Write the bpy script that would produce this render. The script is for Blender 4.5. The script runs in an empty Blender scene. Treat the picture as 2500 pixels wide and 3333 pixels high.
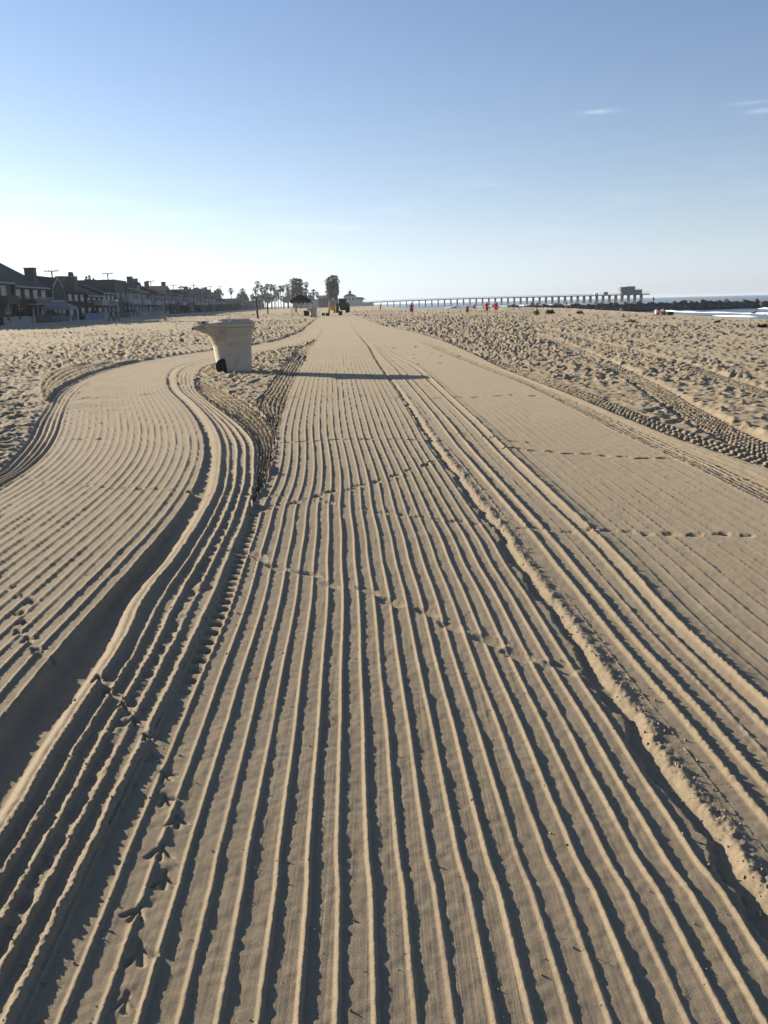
import bpy, bmesh, math, random
import numpy as np
from mathutils import Vector, Matrix, Euler

random.seed(7)
S = bpy.context.scene
COL = S.collection

# ------------------------------------------------------------------ camera
cam_data = bpy.data.cameras.new("camera")
cam = bpy.data.objects.new("camera", cam_data)
COL.objects.link(cam)
S.camera = cam
cam_data.sensor_fit = 'HORIZONTAL'
cam_data.sensor_width = 36.0
cam_data.lens = 36.0 * 2774.0 / 2500.0
cam_data.clip_start = 0.05
cam_data.clip_end = 60000.0
CAM_H = 1.65
cam.matrix_world = (Matrix.Translation((0, 0, CAM_H))
                    @ Matrix.Rotation(math.radians(90 - 13.73), 4, 'X')
                    @ Matrix.Rotation(math.radians(-1.375), 4, 'Z'))

# ------------------------------------------------------------------ sky and sun
SUN_EL = math.radians(14.3)
SUN_AZ = math.radians(-57.0)          # left of the view direction (+Y)
sun_dir = Vector((math.sin(SUN_AZ) * math.cos(SUN_EL), math.cos(SUN_AZ) * math.cos(SUN_EL), math.sin(SUN_EL)))
world = bpy.data.worlds.new("World")
S.world = world
world.use_nodes = True
wn, wl = world.node_tree.nodes, world.node_tree.links
wn.clear()
w_out = wn.new('ShaderNodeOutputWorld')
w_bg = wn.new('ShaderNodeBackground')
w_sky = wn.new('ShaderNodeTexSky')
w_sky.sky_type = 'NISHITA'
w_sky.sun_disc = False
w_sky.sun_elevation = SUN_EL
w_sky.sun_rotation = SUN_AZ
w_sky.altitude = 0
w_sky.air_density = 0.85
w_sky.dust_density = 0.28
w_sky.ozone_density = 4.5
w_bg.inputs['Strength'].default_value = 0.092
# thin cirrus: a faint veil low in the sky and two little wisps
w_tc = wn.new('ShaderNodeTexCoord')
w_sep = wn.new('ShaderNodeSeparateXYZ')
wl.new(w_tc.outputs['Generated'], w_sep.inputs[0])


def wmath(op, a, b=None, c=None, clamp=False):
    n = wn.new('ShaderNodeMath')
    n.operation = op
    n.use_clamp = clamp
    for i, v in enumerate((a, b, c)):
        if v is None:
            continue
        if isinstance(v, (int, float)):
            n.inputs[i].default_value = v
        else:
            wl.new(v, n.inputs[i])
    return n.outputs[0]


az = wmath('ARCTAN2', w_sep.outputs[0], w_sep.outputs[1])
el = wmath('ARCSINE', w_sep.outputs[2])
w_cmb = wn.new('ShaderNodeCombineXYZ')
wl.new(wmath('MULTIPLY', az, 7.0), w_cmb.inputs[0])
wl.new(wmath('MULTIPLY', el, 46.0), w_cmb.inputs[1])
w_noise = wn.new('ShaderNodeTexNoise')
w_noise.inputs['Scale'].default_value = 1.0
w_noise.inputs['Detail'].default_value = 7.0
w_noise.inputs['Roughness'].default_value = 0.62
w_noise.inputs['Distortion'].default_value = 0.6
wl.new(w_cmb.outputs[0], w_noise.inputs['Vector'])


def gauss(a0, e0, wa, we):
    da = wmath('DIVIDE', wmath('SUBTRACT', az, a0), wa)
    de = wmath('DIVIDE', wmath('SUBTRACT', el, e0), we)
    r2 = wmath('ADD', wmath('MULTIPLY', da, da), wmath('MULTIPLY', de, de))
    return wmath('POWER', 2.71828, wmath('MULTIPLY', r2, -1.0))


veil = wmath('MULTIPLY', wmath('MULTIPLY', wmath('SUBTRACT', w_noise.outputs[0], 0.52), 3.2, clamp=True),
             wmath('POWER', 2.71828, wmath('MULTIPLY', wmath('POWER', wmath('DIVIDE', wmath('SUBTRACT', el, 0.105), 0.035), 2.0), -1.0)))
veil = wmath('MULTIPLY', veil, 0.12)
wisp = wmath('ADD', gauss(0.237, 0.189, 0.017, 0.0020), gauss(0.397, 0.177, 0.012, 0.0022))
wisp = wmath('ADD', wisp, gauss(0.386, 0.185, 0.018, 0.0016))
low = wmath('ADD', gauss(-0.341, 0.114, 0.045, 0.006), gauss(-0.280, 0.111, 0.030, 0.004))
low = wmath('ADD', low, wmath('ADD', gauss(-0.211, 0.098, 0.060, 0.006), gauss(-0.064, 0.083, 0.045, 0.004)))
wisp = wmath('ADD', wisp, wmath('MULTIPLY', low, 0.55))
wisp = wmath('MULTIPLY', wisp, wmath('MULTIPLY', wmath('SUBTRACT', w_noise.outputs[0], 0.30), 1.9, clamp=True))
cl = wmath('ADD', veil, wmath('MULTIPLY', wisp, 0.30), clamp=True)
# marine air: low in the sky the colour goes pale, at the same brightness all round the horizon
w_bw = wn.new('ShaderNodeRGBToBW')
wl.new(w_sky.outputs[0], w_bw.inputs[0])
w_pale = wn.new('ShaderNodeMixRGB')
w_pale.blend_type = 'MULTIPLY'
w_pale.inputs[0].default_value = 1.0
wl.new(w_bw.outputs[0], w_pale.inputs[1])
w_pale.inputs[2].default_value = (0.93, 1.0, 1.08, 1)
w_air = wn.new('ShaderNodeMixRGB')
wl.new(wmath('MULTIPLY_ADD', wmath('POWER', 2.71828, wmath('MULTIPLY', wmath('ABSOLUTE', el), -5.5)), 0.64, 0.28), w_air.inputs[0])
wl.new(w_sky.outputs[0], w_air.inputs[1])
wl.new(w_pale.outputs[0], w_air.inputs[2])
w_mix = wn.new('ShaderNodeMixRGB')
wl.new(cl, w_mix.inputs[0])
wl.new(w_air.outputs[0], w_mix.inputs[1])
w_mix.inputs[2].default_value = (7.5, 7.8, 8.0, 1)
wl.new(w_mix.outputs[0], w_bg.inputs['Color'])
wl.new(w_bg.outputs[0], w_out.inputs[0])

sun_data = bpy.data.lights.new("sun", 'SUN')
sun_data.energy = 5.0
sun_data.angle = math.radians(0.53)
sun_data.color = (1.0, 0.875, 0.70)
sun = bpy.data.objects.new("sun", sun_data)
COL.objects.link(sun)
sun.rotation_euler = sun_dir.to_track_quat('Z', 'Y').to_euler()
sun.location = (-60, 40, 40)

S.view_settings.view_transform = 'Standard'
S.view_settings.look = 'None'
S.view_settings.exposure = 1.18
S.view_settings.gamma = 1.0
S.render.engine = 'CYCLES'
S.cycles.max_bounces = 4
S.cycles.diffuse_bounces = 2
S.cycles.volume_bounces = 0
S.cycles.use_denoising = True
try:
    S.cycles.denoiser = 'OPENIMAGEDENOISE'
    S.cycles.denoising_input_passes = 'RGB_ALBEDO_NORMAL'
    S.cycles.denoising_prefilter = 'ACCURATE'
except Exception:
    pass


# ------------------------------------------------------------------ materials
def new_mat(name):
    m = bpy.data.materials.new(name)
    m.use_nodes = True
    nt = m.node_tree
    return m, nt.nodes, nt.links, nt.nodes['Principled BSDF']


def mat(name, col, rough=0.7, var=0.18, scale=3.0, bump=0.0, bscale=30.0, metal=0.0, dirt=0.0, spec=0.35):
    """Plain painted / weathered surface: base colour with noise-driven wear and optional relief."""
    m, n, l, b = new_mat(name)
    tc = n.new('ShaderNodeTexCoord')
    no = n.new('ShaderNodeTexNoise')
    no.inputs['Scale'].default_value = scale
    no.inputs['Detail'].default_value = 6
    no.inputs['Roughness'].default_value = 0.6
    l.new(tc.outputs['Object'], no.inputs['Vector'])
    cr = n.new('ShaderNodeValToRGB')
    cr.color_ramp.elements[0].position = 0.3
    cr.color_ramp.elements[1].position = 0.7
    c0 = [c * (1 - var) for c in col]
    c1 = [min(1, c * (1 + var)) for c in col]
    cr.color_ramp.elements[0].color = (*c0, 1)
    cr.color_ramp.elements[1].color = (*c1, 1)
    l.new(no.outputs[0], cr.inputs[0])
    if dirt > 0:
        n2 = n.new('ShaderNodeTexNoise')
        n2.inputs['Scale'].default_value = scale * 0.9
        n2.inputs['Detail'].default_value = 9
        n2.inputs['Distortion'].default_value = 1.2
        l.new(tc.outputs['Object'], n2.inputs['Vector'])
        r2 = n.new('ShaderNodeValToRGB')
        r2.color_ramp.elements[0].position = 0.56
        r2.color_ramp.elements[1].position = 0.72
        l.new(n2.outputs[0], r2.inputs[0])
        mx = n.new('ShaderNodeMixRGB')
        mu = n.new('ShaderNodeMath')
        mu.operation = 'MULTIPLY'
        mu.inputs[1].default_value = dirt
        l.new(r2.outputs[0], mu.inputs[0])
        l.new(mu.outputs[0], mx.inputs[0])
        l.new(cr.outputs[0], mx.inputs[1])
        mx.inputs[2].default_value = (col[0] * 0.35, col[1] * 0.33, col[2] * 0.3, 1)
        l.new(mx.outputs[0], b.inputs['Base Color'])
    else:
        l.new(cr.outputs[0], b.inputs['Base Color'])
    b.inputs['Roughness'].default_value = rough
    b.inputs['Metallic'].default_value = metal
    b.inputs['Specular IOR Level'].default_value = spec
    if bump > 0:
        bn = n.new('ShaderNodeTexNoise')
        bn.inputs['Scale'].default_value = bscale
        bn.inputs['Detail'].default_value = 5
        l.new(tc.outputs['Object'], bn.inputs['Vector'])
        bp = n.new('ShaderNodeBump')
        bp.inputs['Strength'].default_value = 0.6
        bp.inputs['Distance'].default_value = bump
        l.new(bn.outputs[0], bp.inputs['Height'])
        l.new(bp.outputs[0], b.inputs['Normal'])
    return m


def sand_material():
    m, n, l, b = new_mat("sand")
    geo = n.new('ShaderNodeNewGeometry')
    sep = n.new('ShaderNodeSeparateXYZ')
    l.new(geo.outputs['Position'], sep.inputs[0])

    def noise(scale, detail=4, rough=0.6):
        t = n.new('ShaderNodeTexNoise')
        t.inputs['Scale'].default_value = scale
        t.inputs['Detail'].default_value = detail
        t.inputs['Roughness'].default_value = rough
        l.new(geo.outputs['Position'], t.inputs['Vector'])
        return t.outputs[0]

    def mixc(fac, a, bb, blend='MIX'):
        x = n.new('ShaderNodeMixRGB')
        x.blend_type = blend
        for i, v in ((0, fac), (1, a), (2, bb)):
            if isinstance(v, (int, float)):
                x.inputs[i].default_value = v
            elif isinstance(v, tuple):
                x.inputs[i].default_value = (*v, 1)
            else:
                l.new(v, x.inputs[i])
        return x.outputs[0]

    def maprange(v, a, bb, c=0.0, d=1.0):
        x = n.new('ShaderNodeMapRange')
        x.inputs[1].default_value, x.inputs[2].default_value = a, bb
        x.inputs[3].default_value, x.inputs[4].default_value = c, d
        l.new(v, x.inputs[0])
        return x.outputs[0]

    base = mixc(maprange(noise(0.35, 5), 0.35, 0.65), (0.222, 0.178, 0.119), (0.248, 0.200, 0.136))
    base = mixc(maprange(noise(9.0, 6), 0.3, 0.7, 0.0, 0.5), base, (0.207, 0.162, 0.104))
    # grains: pale quartz and dark flecks
    g = noise(900.0, 2, 0.7)
    base = mixc(maprange(g, 0.60, 0.72, 0, 0.45), base, (0.368, 0.317, 0.235))
    base = mixc(maprange(g, 0.40, 0.28, 0, 0.55), base, (0.102, 0.079, 0.051))
    g2 = noise(240.0, 3, 0.75)
    base = mixc(maprange(g2, 0.55, 0.68, 0, 0.55), base, (0.372, 0.312, 0.222))
    base = mixc(maprange(g2, 0.45, 0.33, 0, 0.60), base, (0.118, 0.092, 0.060))
    # faint damp and dry patches
    base = mixc(maprange(noise(1.1, 5, 0.7), 0.48, 0.72, 0, 0.26), base, (0.155, 0.122, 0.082))
    # wet sand by the water line
    wob = n.new('ShaderNodeMath')
    wob.operation = 'MULTIPLY_ADD'
    wob.inputs[1].default_value = 0.35
    l.new(noise(0.12, 4), wob.inputs[0])
    l.new(sep.outputs[2], wob.inputs[2])
    wet = maprange(wob.outputs[0], -0.95, -1.45)
    base = mixc(wet, base, mixc(1.0, base, (0.42, 0.42, 0.45), 'MULTIPLY'))
    l.new(base, b.inputs['Base Color'])
    rgh = n.new('ShaderNodeMix')
    rgh.inputs[2].default_value = 0.92
    rgh.inputs[3].default_value = 0.32
    l.new(wet, rgh.inputs[0])
    l.new(rgh.outputs[0], b.inputs['Roughness'])
    b.inputs['Specular IOR Level'].default_value = 0.18
    b.inputs['Sheen Weight'].default_value = 0.11
    b.inputs['Sheen Roughness'].default_value = 0.45
    b.inputs['Sheen Tint'].default_value = (1.0, 0.86, 0.62, 1)
    b1 = n.new('ShaderNodeBump')
    b1.inputs['Strength'].default_value = 0.55
    b1.inputs['Distance'].default_value = 0.0035
    l.new(noise(260.0, 4, 0.75), b1.inputs['Height'])
    b2 = n.new('ShaderNodeBump')
    b2.inputs['Strength'].default_value = 0.5
    b2.inputs['Distance'].default_value = 0.003
    l.new(noise(42.0, 4, 0.6), b2.inputs['Height'])
    l.new(b2.outputs[0], b1.inputs['Normal'])
    l.new(b1.outputs[0], b.inputs['Normal'])
    return m


SAND = sand_material()
SEA_Z = -1.8

# ------------------------------------------------------------------ the groomed beach
# world positions (x, y) in metres of the edges left by the beach rake, its tyres and other tracks
CURVES = {
    'c0': [(-4.20, 9.23), (-4.44, 10.15), (-4.75, 11.28), (-5.51, 13.53), (-6.09, 15.38), (-7.32, 18.39), (-8.37, 21.22), (-9.24, 24.19), (-9.48, 26.34), (-9.16, 28.69), (-8.95, 32.13), (-8.14, 36.24), (-6.13, 41.77), (-5.81, 53.23), (-6.83, 78.15), (-7.95, 102.11)],
    'c1': [(-4.11, 9.02), (-4.36, 9.98), (-4.69, 11.17), (-5.41, 13.37), (-6.02, 15.37), (-6.80, 17.78), (-7.49, 21.17), (-7.89, 24.02), (-8.00, 27.60), (-7.69, 31.19), (-6.92, 34.95), (-5.76, 39.17), (-5.30, 49.79), (-6.26, 75.05), (-7.39, 97.18)],
    'c2': [(-3.64, 7.92), (-3.72, 8.65), (-3.96, 9.93), (-4.43, 11.64), (-5.11, 13.74), (-5.67, 15.47), (-6.40, 18.17), (-6.87, 20.49), (-7.11, 22.75), (-7.07, 25.26), (-6.72, 27.80), (-6.30, 31.77), (-5.22, 35.43), (-4.50, 44.38), (-5.32, 66.88), (-6.66, 90.07)],
    'c3': [(-1.55, 3.08), (-1.58, 3.78), (-1.59, 4.50), (-1.60, 5.28), (-1.62, 6.26), (-1.70, 7.37), (-1.83, 8.42), (-2.07, 9.82), (-2.41, 11.32), (-2.87, 13.05), (-3.53, 15.21), (-4.35, 17.68), (-5.07, 20.32), (-5.56, 22.52), (-5.97, 25.36), (-5.89, 27.72), (-5.26, 30.62), (-4.82, 32.67), (-3.90, 37.35), (-3.51, 45.28), (-4.25, 62.86), (-5.76, 89.01)],
    'c4': [(-1.32, 2.56), (-1.34, 2.75), (-1.36, 3.08), (-1.40, 3.91), (-1.48, 4.49), (-1.48, 5.42), (-1.51, 6.25), (-1.59, 7.36), (-1.75, 8.41), (-2.01, 9.81), (-2.33, 11.30), (-2.78, 13.03), (-3.42, 15.18), (-4.21, 17.55), (-4.92, 20.09), (-5.41, 22.32), (-5.77, 24.92), (-5.68, 27.09), (-5.14, 29.89), (-4.70, 31.84), (-3.79, 36.28), (-3.35, 43.99), (-4.04, 60.43), (-5.56, 86.54)],
    'c5': [(-0.88, 1.72), (-0.89, 2.06), (-0.90, 2.40), (-0.91, 2.89), (-0.93, 3.57), (-0.95, 4.46), (-1.00, 5.38), (-1.05, 6.34), (-1.11, 7.04), (-1.17, 7.69), (-1.31, 8.73), (-1.51, 10.07), (-1.84, 11.43), (-2.39, 13.23), (-3.07, 15.29), (-3.69, 17.28), (-4.36, 20.12), (-4.84, 22.68), (-4.99, 25.03), (-4.80, 27.90), (-4.45, 30.71), (-4.01, 33.97), (-3.57, 38.04), (-3.29, 43.95), (-3.94, 59.28), (-5.27, 83.08)],
    'cT': [(-1.09, 7.00), (-1.09, 7.49), (-1.13, 8.34), (-1.25, 9.86), (-1.36, 10.75), (-1.64, 12.31), (-2.09, 14.07), (-2.67, 15.97), (-3.27, 17.65), (-3.84, 19.10), (-4.27, 20.29)],
    'cU': [(-1.36, 10.75), (-1.74, 12.84), (-2.15, 14.74), (-2.30, 17.18), (-2.54, 21.25), (-2.92, 27.77), (-3.23, 35.42), (-3.22, 42.22)],
    'c6': [(-1.07, 6.87), (-1.08, 7.49), (-1.12, 8.34), (-1.23, 9.70), (-1.38, 11.15), (-1.54, 13.08), (-1.78, 16.61), (-2.08, 21.84), (-2.52, 30.19), (-3.04, 40.81), (-3.43, 48.55), (-3.87, 58.19)],
    'c7': [(1.09, 2.14), (1.07, 2.27), (1.06, 2.46), (1.05, 2.64), (1.04, 2.86), (1.03, 3.14), (1.01, 3.48), (0.99, 3.85), (0.97, 4.31), (0.95, 4.82), (0.92, 5.29), (0.90, 5.92), (0.86, 6.55), (0.80, 7.50), (0.73, 8.63), (0.65, 9.97), (0.57, 12.24), (0.48, 14.64), (0.35, 17.65), (0.19, 20.66), (-0.38, 34.08), (-1.48, 55.46), (-3.67, 99.72)],
    'c8': [(1.62, 3.34), (1.57, 4.18), (1.58, 5.62), (1.51, 7.33), (1.43, 9.38), (1.35, 12.10), (1.20, 16.94), (1.00, 22.69), (0.57, 27.64), (-0.58, 54.77), (-2.58, 98.25)],
    'c9': [(3.11, 6.71), (3.08, 7.92), (3.02, 9.08), (2.93, 10.62), (2.87, 13.03), (2.78, 16.78), (2.46, 22.04), (2.05, 28.70), (1.31, 41.77), (-0.02, 59.90)],
    'c10': [(3.34, 7.22), (3.30, 8.49), (3.23, 9.75), (3.18, 11.54), (3.10, 14.08), (2.96, 17.91), (2.61, 23.46), (2.25, 31.59), (1.46, 46.37), (-0.01, 64.13)],
    'c11': [(3.69, 8.01), (3.54, 9.15), (3.42, 10.35), (3.34, 12.12), (3.25, 14.77), (3.07, 18.55), (2.98, 22.45), (2.93, 27.67), (2.65, 37.19), (1.64, 52.09), (-0.01, 67.53)],
    'c12': [(3.93, 8.54), (3.86, 10.00), (3.74, 11.32), (3.70, 13.47), (3.64, 16.57), (3.43, 20.73), (3.31, 24.87), (3.17, 29.91), (2.82, 39.53), (1.72, 54.32), (-0.01, 69.00)],
    'v1': [(4.25, 9.28), (4.33, 10.49), (4.55, 12.28), (5.16, 16.41), (5.95, 22.73), (6.79, 31.09), (7.68, 43.81), (6.45, 52.89)],
    'v2': [(6.68, 14.74), (7.10, 17.99), (7.82, 23.98), (8.26, 30.37), (10.01, 52.35)],
}
PRINTS = {
    'F1': [(-3.76, 8.54), (-3.54, 8.40), (-3.31, 8.20), (-3.08, 8.07), (-2.88, 7.94), (-2.76, 7.85), (-2.60, 7.78), (-2.49, 7.69), (-2.36, 7.68), (-2.21, 7.59), (-2.05, 7.55), (-1.88, 7.46), (-1.70, 7.35), (-1.53, 7.20), (-1.37, 7.27), (-1.19, 7.25), (-1.04, 7.24), (-0.88, 7.24), (-0.65, 7.12), (-0.59, 7.07), (-0.45, 6.99), (-0.32, 6.88), (-0.15, 6.78), (-0.02, 6.67), (0.15, 6.62), (0.29, 6.56), (0.42, 6.48), (0.58, 6.45), (0.71, 6.35), (0.88, 6.29), (1.05, 6.24), (1.21, 6.21), (1.37, 6.15), (1.54, 6.19), (1.68, 6.16), (1.82, 6.13), (1.93, 6.05), (2.10, 6.02), (2.26, 5.97), (2.45, 5.96), (2.60, 5.88)],
    'F2': [(-0.97, 5.51), (-0.83, 5.41), (-0.69, 5.18), (-0.48, 5.06), (-0.34, 4.86), (-0.11, 4.76), (0.02, 4.57), (0.22, 4.42), (0.34, 4.21), (0.51, 4.03), (0.63, 3.84), (0.82, 3.70), (0.94, 3.50)],
    'F3': [(-1.00, 6.71), (-0.92, 6.87), (-0.75, 6.98), (-0.57, 7.25), (-0.47, 7.42), (-0.29, 7.52), (-0.22, 7.69), (-0.07, 7.86), (0.12, 8.17), (0.25, 8.44), (0.44, 8.71), (0.52, 8.90)],
    'F4': [(1.45, 9.69), (1.59, 9.70), (1.72, 9.52), (1.91, 9.43), (2.05, 9.26), (2.25, 9.22), (2.40, 9.06), (2.58, 8.97), (2.75, 8.83), (2.96, 8.76), (1.61, 10.17), (1.69, 10.07), (1.29, 10.53), (1.40, 10.46), (1.03, 10.79), (0.59, 10.33), (0.39, 10.36), (0.19, 10.44), (-1.16, 10.27), (-0.97, 10.33), (-0.77, 10.39), (-0.58, 10.45), (-0.39, 10.46), (-0.20, 10.45)],
    'F5': [(0.24, 15.33), (0.38, 15.33), (0.92, 15.02), (1.03, 15.15), (1.40, 15.11), (1.68, 15.04), (2.08, 15.03), (2.33, 15.05), (2.64, 14.72), (2.92, 14.40), (0.55, 36.14), (1.38, 32.85), (0.58, 32.71), (1.15, 28.41), (1.74, 28.16), (1.07, 26.37), (1.91, 26.85), (1.06, 23.82), (1.69, 23.78), (0.42, 25.74), (2.47, 26.63), (-5.82, 16.47), (-5.73, 16.74), (-4.73, 17.07), (-4.62, 17.18), (-6.25, 15.97), (-5.94, 15.60), (-1.58, 15.93), (-1.29, 16.07), (-0.98, 15.91), (-0.63, 15.83), (-0.33, 15.85), (-4.76, 14.28), (-4.20, 12.76), (-3.71, 11.12), (-3.99, 11.16)],
    'B1': [(-1.28, 3.50), (-1.21, 3.38), (-1.10, 3.26), (-1.02, 3.12), (-0.93, 2.99), (-0.88, 2.85), (-0.80, 2.73), (-0.76, 2.58), (-0.70, 2.46), (-0.71, 2.30), (-0.67, 2.17), (-0.71, 2.03), (-0.66, 1.88), (-0.65, 1.72)],
    'B2': [(-2.40, 5.06), (-2.23, 4.85), (-2.10, 4.68), (-2.00, 4.56), (-1.98, 4.38), (-1.91, 4.23), (-1.88, 4.09), (-1.79, 3.99), (-1.69, 3.84), (-1.56, 3.72)],
}
SHORE = [(45, -9000), (45, -300), (46, 0), (50, 70), (53.2, 119), (57.1, 158), (62, 205), (65.4, 232),
         (40, 246), (24, 262), (18, 330), (16, 500), (14, 830), (6, 1400), (-120, 2600), (-2500, 9000), (-9000, 16000)]

RNG = np.random.RandomState(11)
TAB = RNG.rand(512, 512).astype(np.float64)


def vnoise(x, y, seed=0):
    """Smooth lattice noise, -1..1."""
    x = x + seed * 37.13
    y = y + seed * 91.7
    ix = np.floor(x).astype(np.int64)
    iy = np.floor(y).astype(np.int64)
    fx, fy = x - ix, y - iy
    fx = fx * fx * fx * (fx * (fx * 6 - 15) + 10)
    fy = fy * fy * fy * (fy * (fy * 6 - 15) + 10)
    x0, x1, y0, y1 = ix & 511, (ix + 1) & 511, iy & 511, (iy + 1) & 511
    a = TAB[x0, y0] * (1 - fx) + TAB[x1, y0] * fx
    c = TAB[x0, y1] * (1 - fx) + TAB[x1, y1] * fx
    return (a * (1 - fy) + c * fy) * 2 - 1


def fbm(x, y, oct=4, seed=0, gain=0.5):
    v, a, s = 0.0, 1.0, 0.0
    for i in range(oct):
        v = v + a * vnoise(x * 2 ** i, y * 2 ** i, seed + i * 3)
        s += a
        a *= gain
    return v / s


def pchip(xk, yk, x, slope_lo=0.0, slope_hi=0.0):
    xk, yk = np.asarray(xk, float), np.asarray(yk, float)
    h = np.diff(xk)
    d = np.diff(yk) / h
    m = np.zeros_like(yk)
    m[0], m[-1] = d[0], d[-1]
    for i in range(1, len(xk) - 1):
        w = h[i - 1] + h[i]
        m[i] = (d[i - 1] * h[i] + d[i] * h[i - 1]) / w
    i = np.clip(np.searchsorted(xk, x) - 1, 0, len(h) - 1)
    t = np.clip((x - xk[i]) / h[i], 0, 1)
    t2, t3 = t * t, t * t * t
    v = ((2 * t3 - 3 * t2 + 1) * yk[i] + (t3 - 2 * t2 + t) * h[i] * m[i]
         + (-2 * t3 + 3 * t2) * yk[i + 1] + (t3 - t2) * h[i] * m[i + 1])
    v = v + np.where(x < xk[0], (x - xk[0]) * slope_lo, 0) + np.where(x > xk[-1], (np.minimum(x, 260) - xk[-1]) * slope_hi, 0)
    return v


def curve(name, y, lo=-0.03, hi=-0.055):
    p = CURVES[name]
    return pchip([b for a, b in p], [a for a, b in p], y, lo, hi)


def sstep(a, b, x):
    t = np.clip((x - a) / (b - a), 0, 1)
    return t * t * (3 - 2 * t)


def ridge(d, w):
    return 0.5 + 0.5 * np.cos(np.pi * np.minimum(np.abs(d) / w, 1.0))


def comb(t, n, y, width, h, w, seed, rough=0.0):
    """n ridges evenly across 0..1; width is the true width of the zone."""
    p = t * n
    k = np.round(p)
    sp = width / n
    wob = 0.034 * vnoise(y * 0.6, k * 7.3, seed) + 0.008 * vnoise(y * 4.0, k * 3.7, seed + 1)
    d = (p - k + wob) * sp
    d = d + np.where(d > 0, 1, 0) * 0.0018 * vnoise(y * 60, k * 5.1, seed + 2)
    hh = h * (1 + 0.20 * vnoise(k * 17.3, y * 0.25, seed + 6) + 0.14 * vnoise(y * 1.7, k * 2.9, seed + 3) + 0.04 * vnoise(y * 9, k * 4.1, seed + 4) + 0.04 * vnoise(y * 45, k * 8.7, seed + 7) + 0.06 * vnoise(y * 120, k * 8.7, seed + 8))
    hh = hh * (1 - 0.3 * sstep(0.55, 0.85, vnoise(y * 2.6, k * 11.3, seed + 9)))      # slumped spots
    if rough:
        hh = hh * (1 + rough * vnoise(y * 85, k * 6.1 + d * 90, seed + 5))
    ok = (k >= 0) & (k <= n)
    # the rake drags its spill one way: a long flank towards the sun side, a short one behind
    return np.where(ok, hh * ridge(d, np.where(d < 0, w * 0.98, w * 0.70)), 0)


def footprints(x, y, cell, depth, seed, rim=0.45):
    """A trampled surface: one scuffed print for each jittered lattice cell."""
    out = np.zeros_like(x)
    gx, gy = x / cell, y / cell
    ix, iy = np.floor(gx).astype(np.int64), np.floor(gy).astype(np.int64)
    for dx in (-1, 0, 1):
        for dy in (-1, 0, 1):
            cx, cy = ix + dx, iy + dy
            r1 = TAB[(cx + seed * 17) & 511, (cy + seed * 5) & 511]
            r2 = TAB[(cx + 91 + seed) & 511, (cy + 13) & 511]
            r3 = TAB[(cx + 201) & 511, (cy + 77 + seed) & 511]
            r4 = TAB[(cx + 301) & 511, (cy + 177 + seed) & 511]
            px, py = cx + r1 - gx, cy + r2 - gy
            an = r3 * 6.283
            c, s = np.cos(an), np.sin(an)
            u, v = (px * c + py * s) / (0.55 + 0.2 * r4), (-px * s + py * c) / 0.30
            rr = np.sqrt(u * u + v * v)
            dip = -np.maximum(0, 1 - rr ** 3.6)
            rm = rim * np.exp(-((rr - 1.22) / 0.22) ** 2)
            out += (0.45 + 0.75 * r4) * (dip + rm)
    return out * depth


def tread(s, t, rows, pitch, depth, seed):
    """Lug marks of a tyre: staggered blocks, s along the track (m), t across 0..1."""
    r = np.floor(t * rows)
    ft = t * rows - r
    ph = s / pitch + 0.5 * (r % 2) + 0.35 * np.abs(ft - 0.5)
    b = 0.5 + 0.5 * np.sin(2 * np.pi * ph)
    b = sstep(0.30, 0.62, b)
    edge = sstep(0.0, 0.22, ft) * sstep(1.0, 0.78, ft)
    return depth * (b * edge - 0.55) * (0.8 + 0.4 * vnoise(s * 3, r * 5.1, seed))


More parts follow.
